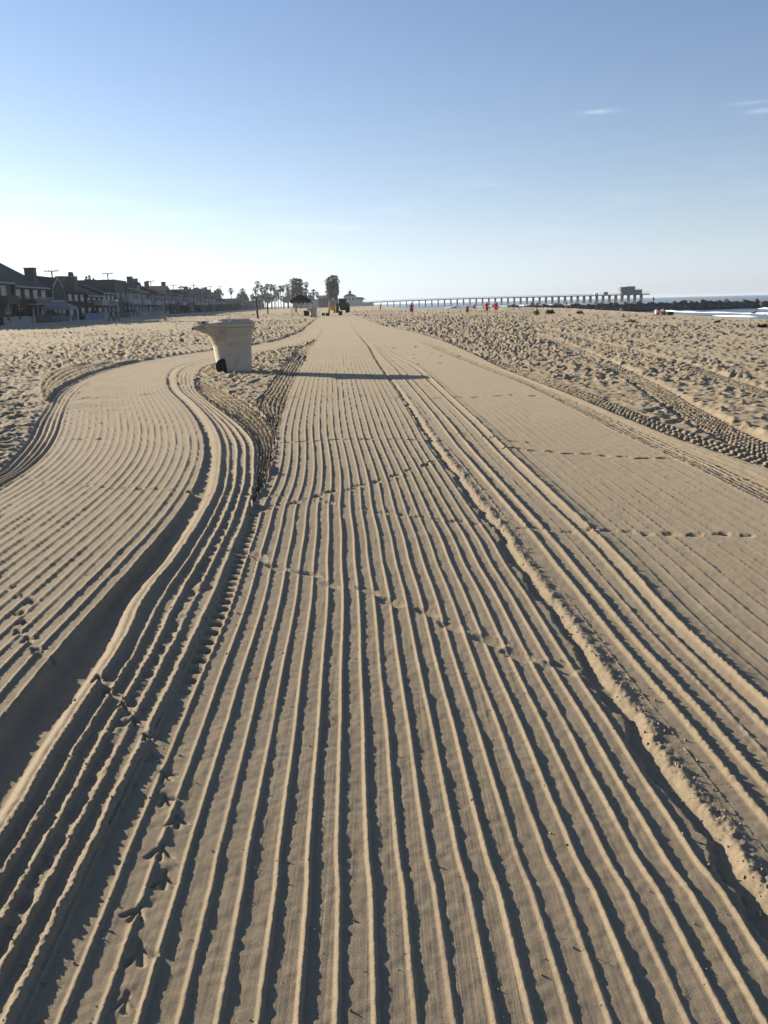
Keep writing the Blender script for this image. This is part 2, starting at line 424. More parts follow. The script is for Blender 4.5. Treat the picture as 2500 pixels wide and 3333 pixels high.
def beach_height(x, y):
    ya = np.clip(y, 0.5, 400.0)
    cv = {k: curve(k, ya) for k in CURVES if k not in ('cT', 'cU', 'c6', 'v1', 'v2')}
    # ragged, hand-scale irregularity of every edge
    jit = 0.007 * vnoise(x * 6, y * 9, 40) + 0.006 * vnoise(x * 20, y * 26, 41)
    xj = x + jit
    c0, c1, c2, c3, c4, c5 = (cv[k] for k in ('c0', 'c1', 'c2', 'c3', 'c4', 'c5'))
    c7, c8, c9, c10, c11, c12 = (cv[k] for k in ('c7', 'c8', 'c9', 'c10', 'c11', 'c12'))
    c6 = c5 + np.maximum(curve('c6', ya) - c5, 0) * sstep(5.6, 7.8, ya)
    c6 = np.where(ya > 52, c5, c6)
    cT = np.where((ya > 6.95) & (ya < 20.3), np.minimum(np.maximum(curve('cT', ya), c5), c6), c5)
    cU = np.where(ya < 10.75, c6, np.clip(curve('cU', ya), cT, c6))
    cU = np.where(ya > 42, c6, cU)

    rows = np.clip((190.0 - ya) / 60.0, 0, 1)          # the raked lines end where the tractor stands
    h = np.zeros_like(x)

    # left swath: five close lines along its outer edge, then a broad combed bed
    m = (xj >= c1) & (xj < c2)
    t = (x - c1) / np.maximum(c2 - c1, 0.05)
    wdt = np.maximum(c2 - c1, 0.05)
    hz = comb(t, 5, y, wdt, 0.026, np.minimum(0.055, wdt / 11), 3, 0.15) - 0.012 - 0.02 * ridge(t - 0.35, 0.5)
    h = np.where(m, hz, h)
    m = (xj >= c2) & (xj < c3)
    wdt = np.maximum(c3 - c2, 0.1)
    t = (x - c2) / wdt
    scuff = sstep(13.2, 15.0, ya) * sstep(25.5, 22.5, ya) * sstep(0.62, 0.42, t)
    scuff = np.maximum(scuff, 0.9 * sstep(21.0, 22.5, ya) * sstep(28.5, 25.0, ya))
    keep = 1 - scuff * (0.70 + 0.5 * vnoise(x * 2.2, y * 2.8, 50) + 0.4 * vnoise(x * 7, y * 3.0, 51))
    keep = np.clip(keep, 0.0, 1)
    hz = comb(t, 21, y, wdt, 0.0112, np.minimum(0.0165, wdt / 44), 5, 0.10) * keep
    hz = hz + 0.010 * scuff * (vnoise(x * 1.6, y * 9, 52) + 0.5 * vnoise(x * 9, y * 20, 53))
    hz = hz + 0.016 * sstep(0.55, 1.0, t) * sstep(30, 14, ya)
    h = np.where(m, hz, h)
    # trough between the two passes: a shaded drop, then a bank that faces the sun
    m = (xj >= c3) & (xj < c4)
    t = (xj - c3) / np.maximum(c4 - c3, 0.04)
    dp = 0.22 + 0.78 * sstep(8.0, 4.5, ya)
    hz = 0.016 * (1 - sstep(0, 0.30, t)) - 0.034 * dp * sstep(0, 0.45, t)
    h = np.where(m, hz, h)
    # curved strip that swings round the refuse bin
    m = (xj >= c4) & (xj < c5)
    wdt = np.maximum(c5 - c4, 0.05)
    t = (x + 0.4 * jit - c4) / wdt
    bank = 0.16
    hz = -0.034 * dp + (0.034 * dp + 0.020) * sstep(0.0, bank, t) - 0.012 * sstep(0.2, 0.4, t)
    tt = (t - 0.24) / 0.70
    hz = hz + np.where((tt > -0.06), comb(tt, 4, y, wdt * 0.70, 0.017, np.minimum(0.028, wdt / 13), 8, 0.30), 0)
    h = np.where(m, hz, h)
    # tyre band curving in front of the bin, trampled island, second tyre band
    m = (xj >= c5) & (xj < cT)
    s = np.hypot(x - (-3.5), 0) * 0 + y * 1.03 - 0.25 * x
    t = (xj - c5) / np.maximum(cT - c5, 0.02)
    hz = tread(s, t, 6, 0.15, 0.080, 60) - 0.02 + 0.035 * ridge(t - 0.02, 0.10)
    h = np.where(m, hz, h)
    m = (xj >= cU) & (xj < c6)
    t = (xj - cU) / np.maximum(c6 - cU, 0.02)
    hz = tread(y, t, 6, 0.17, 0.080, 61) - 0.016
    h = np.where(m, hz, h)
    # the straight centre swath
    m = (xj >= c6) & (x < c7 + 0.09)
    xl = c6
    wdt = np.maximum(c7 - 0.13 - xl, 0.2)
    t = (x - xl) / wdt
    far_fade = 1 - 0.7 * sstep(38, 80, ya)
    hz = far_fade * comb(t, 20, y, wdt, 0.0090, np.minimum(0.0160, wdt / 42), 12, 0.10)
    hz = hz + 0.0003 * vnoise(x * 260, y * 1.5, 13) + 0.0004 * vnoise(x * 70, y * 2.5, 14)
    h = np.where(m, hz, h)
    # tractor-lug remains along its left side near the camera
    d = x - (c5 + 0.045)
    lug = ridge(d, 0.06) * sstep(3.2, 3.9, ya) * sstep(7.4, 6.0, ya)
    h = h - lug * 0.030 * sstep(-0.1, 0.5, np.sin(2 * np.pi * y / 0.115 + 3 * vnoise(y * 2, 0 * y, 62)))
    d = x - (c5 - 0.15)
    h = h + ridge(d, 0.05) * 0.010 * vnoise(x * 22, y * 22, 63) * sstep(9, 6, ya)

    # clumped windrow on the right of the centre swath
    wn_ = 0.013 * vnoise(y * 5, y * 0, 70) + 0.006 * vnoise(y * 17 + x * 4, y * 0, 71) + 0.005 * vnoise(y * 41, x * 20, 76)
    d = x - c7 + wn_ * 0.9
    fade = sstep(34, 15, ya)
    cut = sstep(-0.085, -0.062, d + 1.2 * wn_) * sstep(0.015, -0.035, d)
    xr, yr = 0.8 * x + 0.6 * y, 0.8 * y - 0.6 * x
    clump = 0.62 + 0.34 * vnoise(xr * 27, yr * 24, 72) + 0.22 * vnoise(yr * 66, xr * 61, 73) + 0.15 * vnoise(xr * 140, yr * 130, 75) + 0.20 * vnoise(y * 5.5, x * 3, 74)
    berm = np.exp(-((d - 0.026) / 0.037) ** 2)
    m = (x > c7 - 0.14) & (x < c7 + 0.16)
    h = np.where(m, h * (1 - cut * fade) - 0.018 * cut * fade + fade * 0.0165 * berm * clump, h)
    # far part of the same edge is an ordinary dark furrow
    h = np.where(np.abs(d) < 0.2, h - (1 - fade) * 0.03 * ridge(d, 0.14) * rows, h)

    # right swath: close ridges, a broad bright bank, then a bed with thin lines
    m = (x >= c7 + 0.09) & (x < c8)
    wdt = np.maximum(c8 - c7 - 0.09, 0.1)
    t = (x - c7 - 0.09) / wdt
    hz = comb(t, 5, y, wdt, 0.0145, np.minimum(0.027, wdt / 11), 20, 0.3)
    hz = hz * (1 - 0.75 * ridge(t - 0.55, 0.10)) - 0.006 * ridge(t - 0.55, 0.16)
    h = np.where(m & (x > c7 + 0.10), np.maximum(hz, h * (x < c7 + 0.16)), h)
    m = (x >= c8) & (xj < c9)
    wdt = np.maximum(c9 - c8, 0.2)
    t = (x - c8) / wdt
    hz = comb(t, 15, y, wdt, 0.0048, np.minimum(0.012, wdt / 36), 21, 0.1) + 0.05 * t
    hz = hz + 0.0010 * vnoise(x * 60, y * 1.2, 22)
    h = np.where(m, hz, h)
    d = x - c8
    h = h + 0.017 * np.where(d < 0, ridge(d, 0.085), ridge(d, 0.17)) * (1 + 0.2 * vnoise(y * 2, 0 * y, 23))
    m = (xj >= c9) & (xj < c10)
    wdt = np.maximum(c10 - c9, 0.06)
    t = (xj - c9) / wdt
    h = np.where(m, 0.05 - 0.02 * sstep(0, 0.5, t) + comb(t, 4, y, wdt, 0.017, np.minimum(0.034, wdt / 9), 25, 0.2), h)
    m = (xj >= c10) & (xj < c11)
    t = (xj - c10) / np.maximum(c11 - c10, 0.05)
    h = np.where(m, 0.03 + 0.034 * sstep(0, 0.9, t) + comb(t, 4, y, np.maximum(c11 - c10, 0.05), 0.006, 0.03, 27, 0.5) + 0.003 * vnoise(x * 14, y * 5, 26), h)
    m = (xj >= c11) & (xj < c12)
    t = (xj - c11) / np.maximum(c12 - c11, 0.05)
    h = np.where(m, 0.016 + tread(y, t, 4.0, 0.17, 0.080, 64), h)
    # outer-left tyre band
    m = (xj >= c0) & (xj < c1) & (c1 - c0 > 0.12)
    t = (xj - c0) / np.maximum(c1 - c0, 0.05)
    h = np.where(m, tread(y * 1.05 + 0.3 * x, t, 5, 0.19, 0.085, 65) + 0.034, h)

    # everything not groomed is trampled
    isl = (xj >= cT) & (xj < cU) & (ya < 43)
    trm = ((xj < c0) | (xj >= c12) | isl | (y < 0.2) & ((x < -3.5) | (x > 3.2)))
    far = (ya > 150)
    trm = trm | far & ((x < c0 - 3) | (x > c12 + 3))
    idx = np.where(trm)[0]
    xs, ys = x[idx], y[idx]
    amp = np.where(isl[idx], 0.8, 1.0) * np.clip(0.95 + 0.75 * fbm(xs * 0.16, ys * 0.11, 3, 85), 0.55, 1.5)
    deep = 0.60 + 1.05 * sstep(14, 45, np.hypot(xs, ys))
    hz = (footprints(xs, ys, 0.37, 0.056, 1) + footprints(xs + 7.7, ys, 0.24, 0.034, 2)) * deep
    hz = hz + 0.030 * fbm(xs * 0.9, ys * 0.9, 4, 80) + 0.020 * fbm(xs * 4, ys * 4, 3, 81, 0.6)
    edge = np.minimum(np.abs(xs - c0[idx]), np.abs(xs - c12[idx]))
    hz = hz * amp * (0.45 + 0.55 * sstep(0.0, 0.35, edge)) + 0.02
    # vehicle tracks pressed across the trampled sand
    for nm, half in (('v1', 0.20), ('v2', 0.20)):
        vx = curve(nm, np.clip(ya[idx], 4, 56), 0.0, 0.0)
        d = xs - vx
        ins = sstep(half + 0.17, half, np.abs(d)) * (ys > 5) * (ys < 54)
        pat = tread(ys, np.clip((d + half) / (2 * half), 0, 0.999), 5, 0.14, 0.050, 66) + 0.008 * vnoise(xs * 60, ys * 30, 67) - 0.022
        hz = hz * (1 - ins) + pat * ins
    # faint old wheel lines parallel to the water
    for x0, sl in ((7.4, 0.085), (10.8, 0.10), (12.9, 0.09), (16.0, 0.07)):
        d = xs - (x0 + sl * ys + 0.4 * vnoise(ys * 0.05, 0 * ys, 82))
        band = ridge(d, 0.28) * (ys > 8) * (ys < 90)
        hz = hz * (1 - 0.7 * band) + 0.02 * band
    h[idx] = hz

    # human and bird prints crossing the raked beds
    for key, pts in PRINTS.items():
        pts_a = np.array(pts)
        for i, (px, py) in enumerate(pts):
            if key in ('B1', 'B2'):
                size, dep = 0.046, 0.009
            elif key == 'F1':
                size, dep = 0.062, 0.012
            elif key == 'F2':
                size, dep = 0.10, 0.010
            else:
                size, dep = 0.066 + 0.0034 * py, 0.005 + 0.0010 * py
            rr_ = random.Random(i * 7 + len(key) + int(px * 100))
            size, dep = size * rr_.uniform(0.75, 1.12), dep * rr_.uniform(0.55, 1.2)
            r = size * 2.6
            sel = np.where((np.abs(x - px) < r) & (np.abs(y - py) < r))[0]
            if len(sel) == 0:
                continue
            j0, j1 = max(0, i - 1), min(len(pts) - 1, i + 1)
            dxy = pts_a[j1] - pts_a[j0]
            an = math.atan2(dxy[1], dxy[0]) + rr_.uniform(-0.35, 0.35)
            c, s_ = math.cos(an), math.sin(an)
            lx, ly = x[sel] - px, y[sel] - py
            u, v = (lx * c + ly * s_) / size, (-lx * s_ + ly * c) / size
            if key in ('B1', 'B2'):
                v = np.abs(v)
                fl = np.exp(-(v / 0.20) ** 2) * sstep(-0.9, -0.6, u) * sstep(1.25, 0.9, u)
                w2 = np.abs(v - 0.75 * np.clip(u + 0.35, 0, 2))
                fl = np.maximum(fl, np.exp(-(w2 / 0.20) ** 2) * sstep(-0.4, -0.2, u) * sstep(0.85, 0.6, u))
                h[sel] = h[sel] * (1 - 0.8 * fl) - dep * fl
                h[sel] += 0.35 * dep * np.exp(-((u + 1.3) ** 2 + v ** 2) / 0.25)
            else:
                rr = np.sqrt(u * u + (v / 0.45) ** 2)
                rr = rr * (1 + 0.15 * vnoise(lx * 40 + i, ly * 40, 90))
                dip = np.clip(1 - rr ** 4, 0, 1)
                rim = np.exp(-((rr - 1.22) / 0.24) ** 2)
                h[sel] = h[sel] * (1 - 0.85 * dip) - dep * dip + dep * 0.22 * rim * (1 + 0.9 * vnoise(lx * 70, ly * 70, 91))
    # crumbs and low swell of the ground
    h = h + 0.0012 * vnoise(x * 38, y * 38, 30) + 0.0016 * vnoise(x * 11, y * 8, 31)
    near = sstep(60, 20, np.hypot(x, y))
    h = h + 0.030 * vnoise(x * 0.22 + 3, y * 0.16, 32) * (0.3 + 0.7 * near)
    # the near bed leans a little towards the water
    h = h - 0.060 * np.tanh(x / 1.3) * sstep(13, 5, np.abs(y)) * sstep(5.0, 2.2, np.abs(x))
    h = h * sstep(900, 300, np.hypot(x, y))
    # beach face down to the sea and the sea bed
    xs_ = np.interp(y, [b for a, b in SHORE], [a for a, b in SHORE])
    wdt = np.interp(y, [0, 210, 250, 400], [33, 33, 20, 26])
    d = (x - xs_) / wdt
    slope = np.where(d < 0, sstep(-1.0, 0.9, d) / sstep(-1.0, 0.9, np.zeros_like(d)), 1 + d * 1.1)
    h = h * sstep(0.1, -0.35, d) + SEA_Z * np.where(d < -1, 0, np.minimum(slope, 2.6))
    # under the houses and the promenade the ground is level
    hx = -53.4 - 0.083 * (y - 118.5)
    h = h * np.where(y > 40, sstep(hx + 4.5, hx + 8.0, x), 1)
    return h


def build_sand():
    fine, step = math.radians(0.050), math.radians(0.082)
    a = list(np.arange(0, math.radians(10.0), fine)) + list(np.arange(math.radians(10.0), math.radians(32.5), step))
    a += list(np.arange(math.radians(32.5), math.radians(56), math.radians(0.24)))
    step = math.radians(0.24)
    while a[-1] < math.pi:
        step = min(step * 1.22, math.radians(7))
        a.append(a[-1] + step)
    a = np.array(a[1:])
    a = a[a < math.pi - 0.03]
    th = np.concatenate([-a[::-1], [0.0], a])
    r = [0.75]
    while r[-1] < 22000:
        R_ = r[-1]
        px = (R_ * R_ + CAM_H ** 2) / (CAM_H * 852.0)
        k = np.interp(R_, [1.4, 1.6, 7, 9, 25, 120, 200, 400], [2.4, 1.12, 1.1, 0.38, 0.29, 0.32, 0.6, 1.0])
        r.append(R_ + min(px * k, 0.14 * R_))
    r = np.array(r)
    T, Rr = np.meshgrid(th, r)
    X, Y = (np.sin(T) * Rr).ravel(), (np.cos(T) * Rr).ravel()
    Z = np.concatenate([beach_height(X[i:i + 250000], Y[i:i + 250000]) for i in range(0, len(X), 250000)])
    nr, nt = len(r), len(th)
    co = np.empty((nr * nt + 1, 3), np.float32)
    co[:-1, 0], co[:-1, 1], co[:-1, 2] = X, Y, Z
    co[-1] = (0, 0, float(Z[:nt].mean()))
    i = np.arange(nr - 1)[:, None] * nt
    j = np.arange(nt)[None, :]
    jn = (j + 1) % nt
    q = np.stack([i + j, i + nt + j, i + nt + jn, i + jn], -1).reshape(-1, 4)
    # clockwise angle: order the corners so that normals point up
    q = q[:, [0, 1, 2, 3]]
    tri = np.stack([np.full(nt, nr * nt), j[0], jn[0]], -1)
    me = bpy.data.meshes.new("sand")
    nq, ntri = len(q), len(tri)
    me.vertices.add(len(co))
    me.vertices.foreach_set("co", co.ravel())
    me.loops.add(nq * 4 + ntri * 3)
    me.loops.foreach_set("vertex_index", np.concatenate([q[:, ::-1].ravel(), tri[:, ::-1].ravel()]).astype(np.int32))
    me.polygons.add(nq + ntri)
    ls = np.concatenate([np.arange(nq) * 4, nq * 4 + np.arange(ntri) * 3]).astype(np.int32)
    me.polygons.foreach_set("loop_start", ls)
    me.polygons.foreach_set("use_smooth", np.ones(nq + ntri, bool))
    me.update(calc_edges=True)
    me.materials.append(SAND)
    o = bpy.data.objects.new("sand_beach", me)
    COL.objects.link(o)
    o["kind"] = "structure"
    o["label"] = "raked and trampled beach sand"
    print("sand rows, columns, faces:", nr, nt, nq)
    return o


def ground_z(x, y):
    return float(beach_height(np.array([x], float), np.array([y], float))[0])


sand = build_sand()


# ------------------------------------------------------------------ mesh helpers
class MB:
    """Collects shapes and links them as one mesh object."""

    def __init__(self):
        self.v, self.f = [], []

    def add(self, vs, fs):
        o = len(self.v)
        self.v += [tuple(p) for p in vs]
        self.f += [tuple(i + o for i in f) for f in fs]
        return self

    def box(self, x0, x1, y0, y1, z0, z1):
        v = [(x0, y0, z0), (x1, y0, z0), (x1, y1, z0), (x0, y1, z0), (x0, y0, z1), (x1, y0, z1), (x1, y1, z1), (x0, y1, z1)]
        return self.add(v, [(0, 3, 2, 1), (4, 5, 6, 7), (0, 1, 5, 4), (1, 2, 6, 5), (2, 3, 7, 6), (3, 0, 4, 7)])

    def prism(self, poly, axis, a0, a1):
        """poly: 2-D outline (counter-clockwise) in the other two axes, extruded along axis."""
        n = len(poly)

        def p(u, w, a):
            return {'x': (a, u, w), 'y': (u, a, w), 'z': (u, w, a)}[axis]
        v = [p(u, w, a0) for u, w in poly] + [p(u, w, a1) for u, w in poly]
        f = [tuple(range(n))[::-1], tuple(range(n, 2 * n))]
        f += [(i, (i + 1) % n, n + (i + 1) % n, n + i) for i in range(n)]
        return self.add(v, f)

    def tube(self, pts, radii, n=8, cap=True):
        pts = [Vector(p) for p in pts]
        if not isinstance(radii, (list, tuple)):
            radii = [radii] * len(pts)
        rings = []
        for i, p in enumerate(pts):
            d = (pts[min(i + 1, len(pts) - 1)] - pts[max(i - 1, 0)])
            d = d.normalized() if d.length > 1e-9 else Vector((0, 0, 1))
            up = Vector((0, 0, 1)) if abs(d.z) < 0.9 else Vector((0, 1, 0))
            a = d.cross(up).normalized()
            b = a.cross(d)
            rings.append([p + (a * math.cos(2 * math.pi * k / n) + b * math.sin(2 * math.pi * k / n)) * radii[i] for k in range(n)])
        v = [q for r in rings for q in r]
        f = []
        for i in range(len(rings) - 1):
            for k in range(n):
                f.append((i * n + k, i * n + (k + 1) % n, (i + 1) * n + (k + 1) % n, (i + 1) * n + k))
        if cap:
            f.append(tuple(range(n))[::-1])
            f.append(tuple(range((len(rings) - 1) * n, len(rings) * n)))
        return self.add(v, f)

    def lathe(self, prof, n=20, cx=0, cy=0):
        v, f = [], []
        for r, z in prof:
            v += [(cx + r * math.cos(2 * math.pi * k / n), cy + r * math.sin(2 * math.pi * k / n), z) for k in range(n)]
        for i in range(len(prof) - 1):
            for k in range(n):
                f.append((i * n + k, i * n + (k + 1) % n, (i + 1) * n + (k + 1) % n, (i + 1) * n + k))
        f.append(tuple(range(n))[::-1])
        f.append(tuple(range((len(prof) - 1) * n, len(prof) * n)))
        return self.add(v, f)

    def mesh(self, name, m, smooth=False):
        me = bpy.data.meshes.new(name)
        me.from_pydata(self.v, [], self.f)
        bm = bmesh.new()
        bm.from_mesh(me)
        bmesh.ops.recalc_face_normals(bm, faces=bm.faces)
        bm.to_mesh(me)
        bm.free()
        if smooth:
            me.polygons.foreach_set("use_smooth", [True] * len(me.polygons))
        if m:
            me.materials.append(m)
        return me

    def build(self, name, m, parent=None, smooth=False, label=None):
        return link(name, self.mesh(name, m, smooth), parent, label)


def link(name, me, parent=None, label=None):
    o = bpy.data.objects.new(name, me)
    COL.objects.link(o)
    if parent is not None:
        o.parent = parent
    if label:
        o["label"] = label
    return o


def tag(o, label, cat, group=None, kind=None):
    if label:
        o["label"] = label
    if cat:
        o["category"] = cat
    if group:
        o["group"] = group
    if kind:
        o["kind"] = kind
    return o


def thing(name, label, cat, loc, rz=0.0, group=None):
    o = bpy.data.objects.new(name, None)
    o.empty_display_size = 0.2
    COL.objects.link(o)
    o.location = loc
    o.rotation_euler = (0, 0, rz)
    return tag(o, label, cat, group)


def copy_tree(o, parent=None):
    kids = [c for c in bpy.data.objects if c.parent == o]
    c = o.copy()
    COL.objects.link(c)
    c.parent = parent
    for k in kids:
        copy_tree(k, c)
    return c


def smooth_edges(o, width=0.02, seg=2):
    b = o.modifiers.new("bevel", 'BEVEL')
    b.width = width
    b.segments = seg
    b.limit_method = 'ANGLE'
    return o


def nth(i):
    return {1: 'first', 2: 'second', 3: 'third', 4: 'fourth', 5: 'fifth', 6: 'sixth', 7: 'seventh', 8: 'eighth', 9: 'ninth',
            10: 'tenth', 11: 'eleventh', 12: 'twelfth'}.get(i) or ("%d%s" % (i, 'th' if 10 <= i % 100 <= 20 else {1: 'st', 2: 'nd', 3: 'rd'}.get(i % 10, 'th')))


M = {}
M['bin'] = mat('bin_plastic', (0.42, 0.365, 0.275), 0.55, 0.12, 2.4, 0.0015, 60, dirt=0.5)
M['lid'] = mat('lid_plastic', (0.44, 0.395, 0.32), 0.5, 0.12, 4.0, dirt=0.35)
M['black'] = mat('black_plastic', (0.022, 0.022, 0.024), 0.5, 0.3, 6)
M['rubber'] = mat('rubber', (0.02, 0.02, 0.02), 0.85, 0.3, 8, 0.004, 40)
M['grey_metal'] = mat('grey_metal', (0.32, 0.33, 0.34), 0.45, 0.15, 5, metal=0.6)
M['white_paint'] = mat('white_paint', (0.62, 0.61, 0.59), 0.6, 0.08, 4, dirt=0.15)
M['post'] = mat('dark_post', (0.030, 0.030, 0.034), 0.6, 0.3, 4)
M['wood_pole'] = mat('pole_wood', (0.10, 0.075, 0.055), 0.9, 0.3, 3)
M['glass'] = mat('window_glass', (0.02, 0.025, 0.03), 0.12, 0.2, 1.5, spec=0.35)
M['curtain'] = mat('curtain', (0.36, 0.37, 0.39), 0.9, 0.15, 6)
M['concrete'] = mat('concrete', (0.27, 0.265, 0.255), 0.9, 0.12, 1.2, 0.004, 20, dirt=0.2)
M['palm_leaf'] = mat('palm_leaf', (0.055, 0.075, 0.032), 0.65, 0.35, 1.5)
M['palm_dead'] = mat('palm_dry_leaf', (0.17, 0.125, 0.075), 0.9, 0.3, 2)
M['palm_trunk'] = mat('palm_trunk', (0.15, 0.125, 0.10), 0.95, 0.25, 2.5, 0.02, 9)
M['leaf'] = mat('leaf', (0.050, 0.068, 0.030), 0.7, 0.4, 1.2)
M['leaf2'] = mat('leaf_dark', (0.036, 0.052, 0.026), 0.7, 0.4, 1.4)
M['bark'] = mat('bark', (0.10, 0.08, 0.06), 0.95, 0.3, 4)
M['rock'] = mat('jetty_rock', (0.105, 0.095, 0.085), 0.85, 0.35, 1.3, 0.05, 4, dirt=0.4)
M['pier_wood'] = mat('pier_timber', (0.085, 0.075, 0.068), 0.9, 0.25, 0.8)
M['pier_wall'] = mat('pier_house_wall', (0.13, 0.135, 0.145), 0.8, 0.12, 0.5)
M['roof_tile'] = mat('roof_tile', (0.16, 0.10, 0.075), 0.85, 0.25, 1.2)
M['stucco'] = mat('stucco', (0.52, 0.46, 0.37), 0.9, 0.1, 0.8)
M['tractor_green'] = mat('tractor_green', (0.035, 0.13, 0.030), 0.4, 0.15, 3)
M['yellow'] = mat('machine_yellow', (0.80, 0.46, 0.04), 0.45, 0.12, 3)
M['canopy_black'] = mat('canopy_fabric', (0.022, 0.022, 0.026), 0.75, 0.25, 2, 0.01, 6)
M['canvas'] = mat('canvas', (0.20, 0.20, 0.20), 0.85, 0.12, 3)
M['foam'] = mat('sea_foam', (0.80, 0.82, 0.83), 0.9, 0.10, 1.5, 0.06, 3)
M['kelp'] = mat('kelp', (0.055, 0.038, 0.022), 0.7, 0.4, 12)
M['skin'] = mat('skin', (0.46, 0.28, 0.20), 0.6, 0.06, 8)
M['skin_dark'] = mat('skin_tan', (0.30, 0.18, 0.12), 0.6, 0.06, 8)
M['red'] = mat('red_cloth', (0.55, 0.035, 0.04), 0.85, 0.15, 10)
M['dark_cloth'] = mat('dark_cloth', (0.022, 0.023, 0.028), 0.9, 0.2, 10)
M['navy'] = mat('navy_cloth', (0.03, 0.04, 0.075), 0.9, 0.2, 10)
M['white_cloth'] = mat('white_cloth', (0.72, 0.70, 0.66), 0.9, 0.1, 10)
M['tan_cloth'] = mat('tan_cloth', (0.40, 0.29, 0.16), 0.9, 0.15, 10)
M['hair_dark'] = mat('hair_dark', (0.018, 0.013, 0.010), 0.6, 0.2, 20)
M['hair_brown'] = mat('hair_brown', (0.07, 0.045, 0.026), 0.6, 0.2, 20)
M['blue_plastic'] = mat('blue_plastic', (0.06, 0.12, 0.22), 0.6, 0.2, 6)


# ------------------------------------------------------------------ sea
def sea_material():
    m, n, l, b = new_mat("sea_water")
    b.inputs['Base Color'].default_value = (0.045, 0.075, 0.085, 1)
    b.inputs['Roughness'].default_value = 0.22
    b.inputs['IOR'].default_value = 1.333
    geo = n.new('ShaderNodeNewGeometry')
    mp = n.new('ShaderNodeMapping')
    mp.inputs['Rotation'].default_value = (0, 0, 0.12)
    mp.inputs['Scale'].default_value = (1.0, 0.35, 1.0)
    l.new(geo.outputs['Position'], mp.inputs['Vector'])
    nz = []
    for sc, det in ((0.10, 4), (0.9, 5)):
        t = n.new('ShaderNodeTexNoise')
        t.inputs['Scale'].default_value = sc
        t.inputs['Detail'].default_value = det
        l.new(mp.outputs[0], t.inputs['Vector'])
        nz.append(t.outputs[0])
    b1 = n.new('ShaderNodeBump')
    b1.inputs['Strength'].default_value = 1.0
    b1.inputs['Distance'].default_value = 2.6
    l.new(nz[0], b1.inputs['Height'])
    b2 = n.new('ShaderNodeBump')
    b2.inputs['Strength'].default_value = 0.6
    b2.inputs['Distance'].default_value = 0.30
    l.new(nz[1], b2.inputs['Height'])
    l.new(b1.outputs[0], b2.inputs['Normal'])
    l.new(b2.outputs[0], b.inputs['Normal'])
    return m


SEA = sea_material()
mb = MB()
# swell is real relief where the water is close, flat sheet beyond
xs = [-14000, -6000, -2500, -900, -300, -100, -20] + list(np.arange(0, 140, 1.5)) + [145, 155, 170, 200, 260, 400, 800, 2000, 6000, 15000, 20000]
ys = [-9000, -3000, -900, -300, -100, 0, 40, 70] + list(np.arange(90, 330, 3.0)) + [340, 360, 400, 470, 580, 750, 1000, 1500, 2500, 5000, 10000, 20000]
XX, YY = np.meshgrid(np.array(xs, float), np.array(ys, float))
sw = np.sin((XX - 0.12 * YY) / 15.0 * 2 * np.pi + 1.2 * vnoise(XX * 0.02, YY * 0.02, 101)) * 0.10 + 0.06 * vnoise(XX * 0.25, YY * 0.1, 102)
ok = sstep(48, 62, XX) * sstep(138, 120, XX) * sstep(90, 110, YY) * sstep(325, 300, YY)
ZZ = SEA_Z + sw * ok
nx, ny = len(xs), len(ys)
mb.v = [tuple(p) for p in np.stack([XX, YY, ZZ], -1).reshape(-1, 3)]
mb.f = [(j * nx + i, j * nx + i + 1, (j + 1) * nx + i + 1, (j + 1) * nx + i) for j in range(ny - 1) for i in range(nx - 1)]
sea = mb.build("sea_water", SEA, smooth=True)
tag(sea, "grey blue sea reaching to the horizon", None, kind="structure")


def breaker(name, pts, width, height, label, seed=0):
    """A line of white water: a lumpy foam roll with a thinner sheet trailing shorewards."""
    r = random.Random(seed)
    pts = [Vector((x, y, 0)) for x, y in pts]
    seg = []
    for a, b in zip(pts[:-1], pts[1:]):
        n = max(2, int((b - a).length / 0.9))
        seg += [a.lerp(b, i / n) for i in range(n)]
    seg.append(pts[-1])
    prof = [(-1.0, 0.02), (-0.72, 0.12), (-0.45, 0.38), (-0.2, 0.75), (0.0, 1.0), (0.18, 0.82), (0.34, 0.35), (0.46, 0.02)]
    mbx = MB()
    n, k = len(seg), len(prof)
    for i, p in enumerate(seg):
        d = (seg[min(i + 1, n - 1)] - seg[max(i - 1, 0)]).normalized()
        side = Vector((d.y, -d.x, 0))
        if side.x < 0:
            side = -side
        e = min(1, i / 5, (n - 1 - i) / 5)
        s1 = 0.65 + 0.35 * math.sin(i * 0.31 + seed) + r.uniform(-0.12, 0.12)
        for u, h in prof:
            q = p + side * (u * width * (0.75 + 0.25 * s1) + r.uniform(-0.06, 0.06) * width)
            mbx.v.append((q.x, q.y, SEA_Z - 0.10 + (0.16 + height * h * max(0.25, s1) + r.uniform(0, 0.10) * height) * (0.25 + 0.75 * e) if 0 < u + 1.0 < 1.45 else SEA_Z - 0.12))
    mbx.f = [(i * k + j, (i + 1) * k + j, (i + 1) * k + j + 1, i * k + j + 1) for i in range(n - 1) for j in range(k - 1)]
    o = mbx.build(name, M['foam'], smooth=True)
    return tag(o, label, "wave", "white water near the shore")


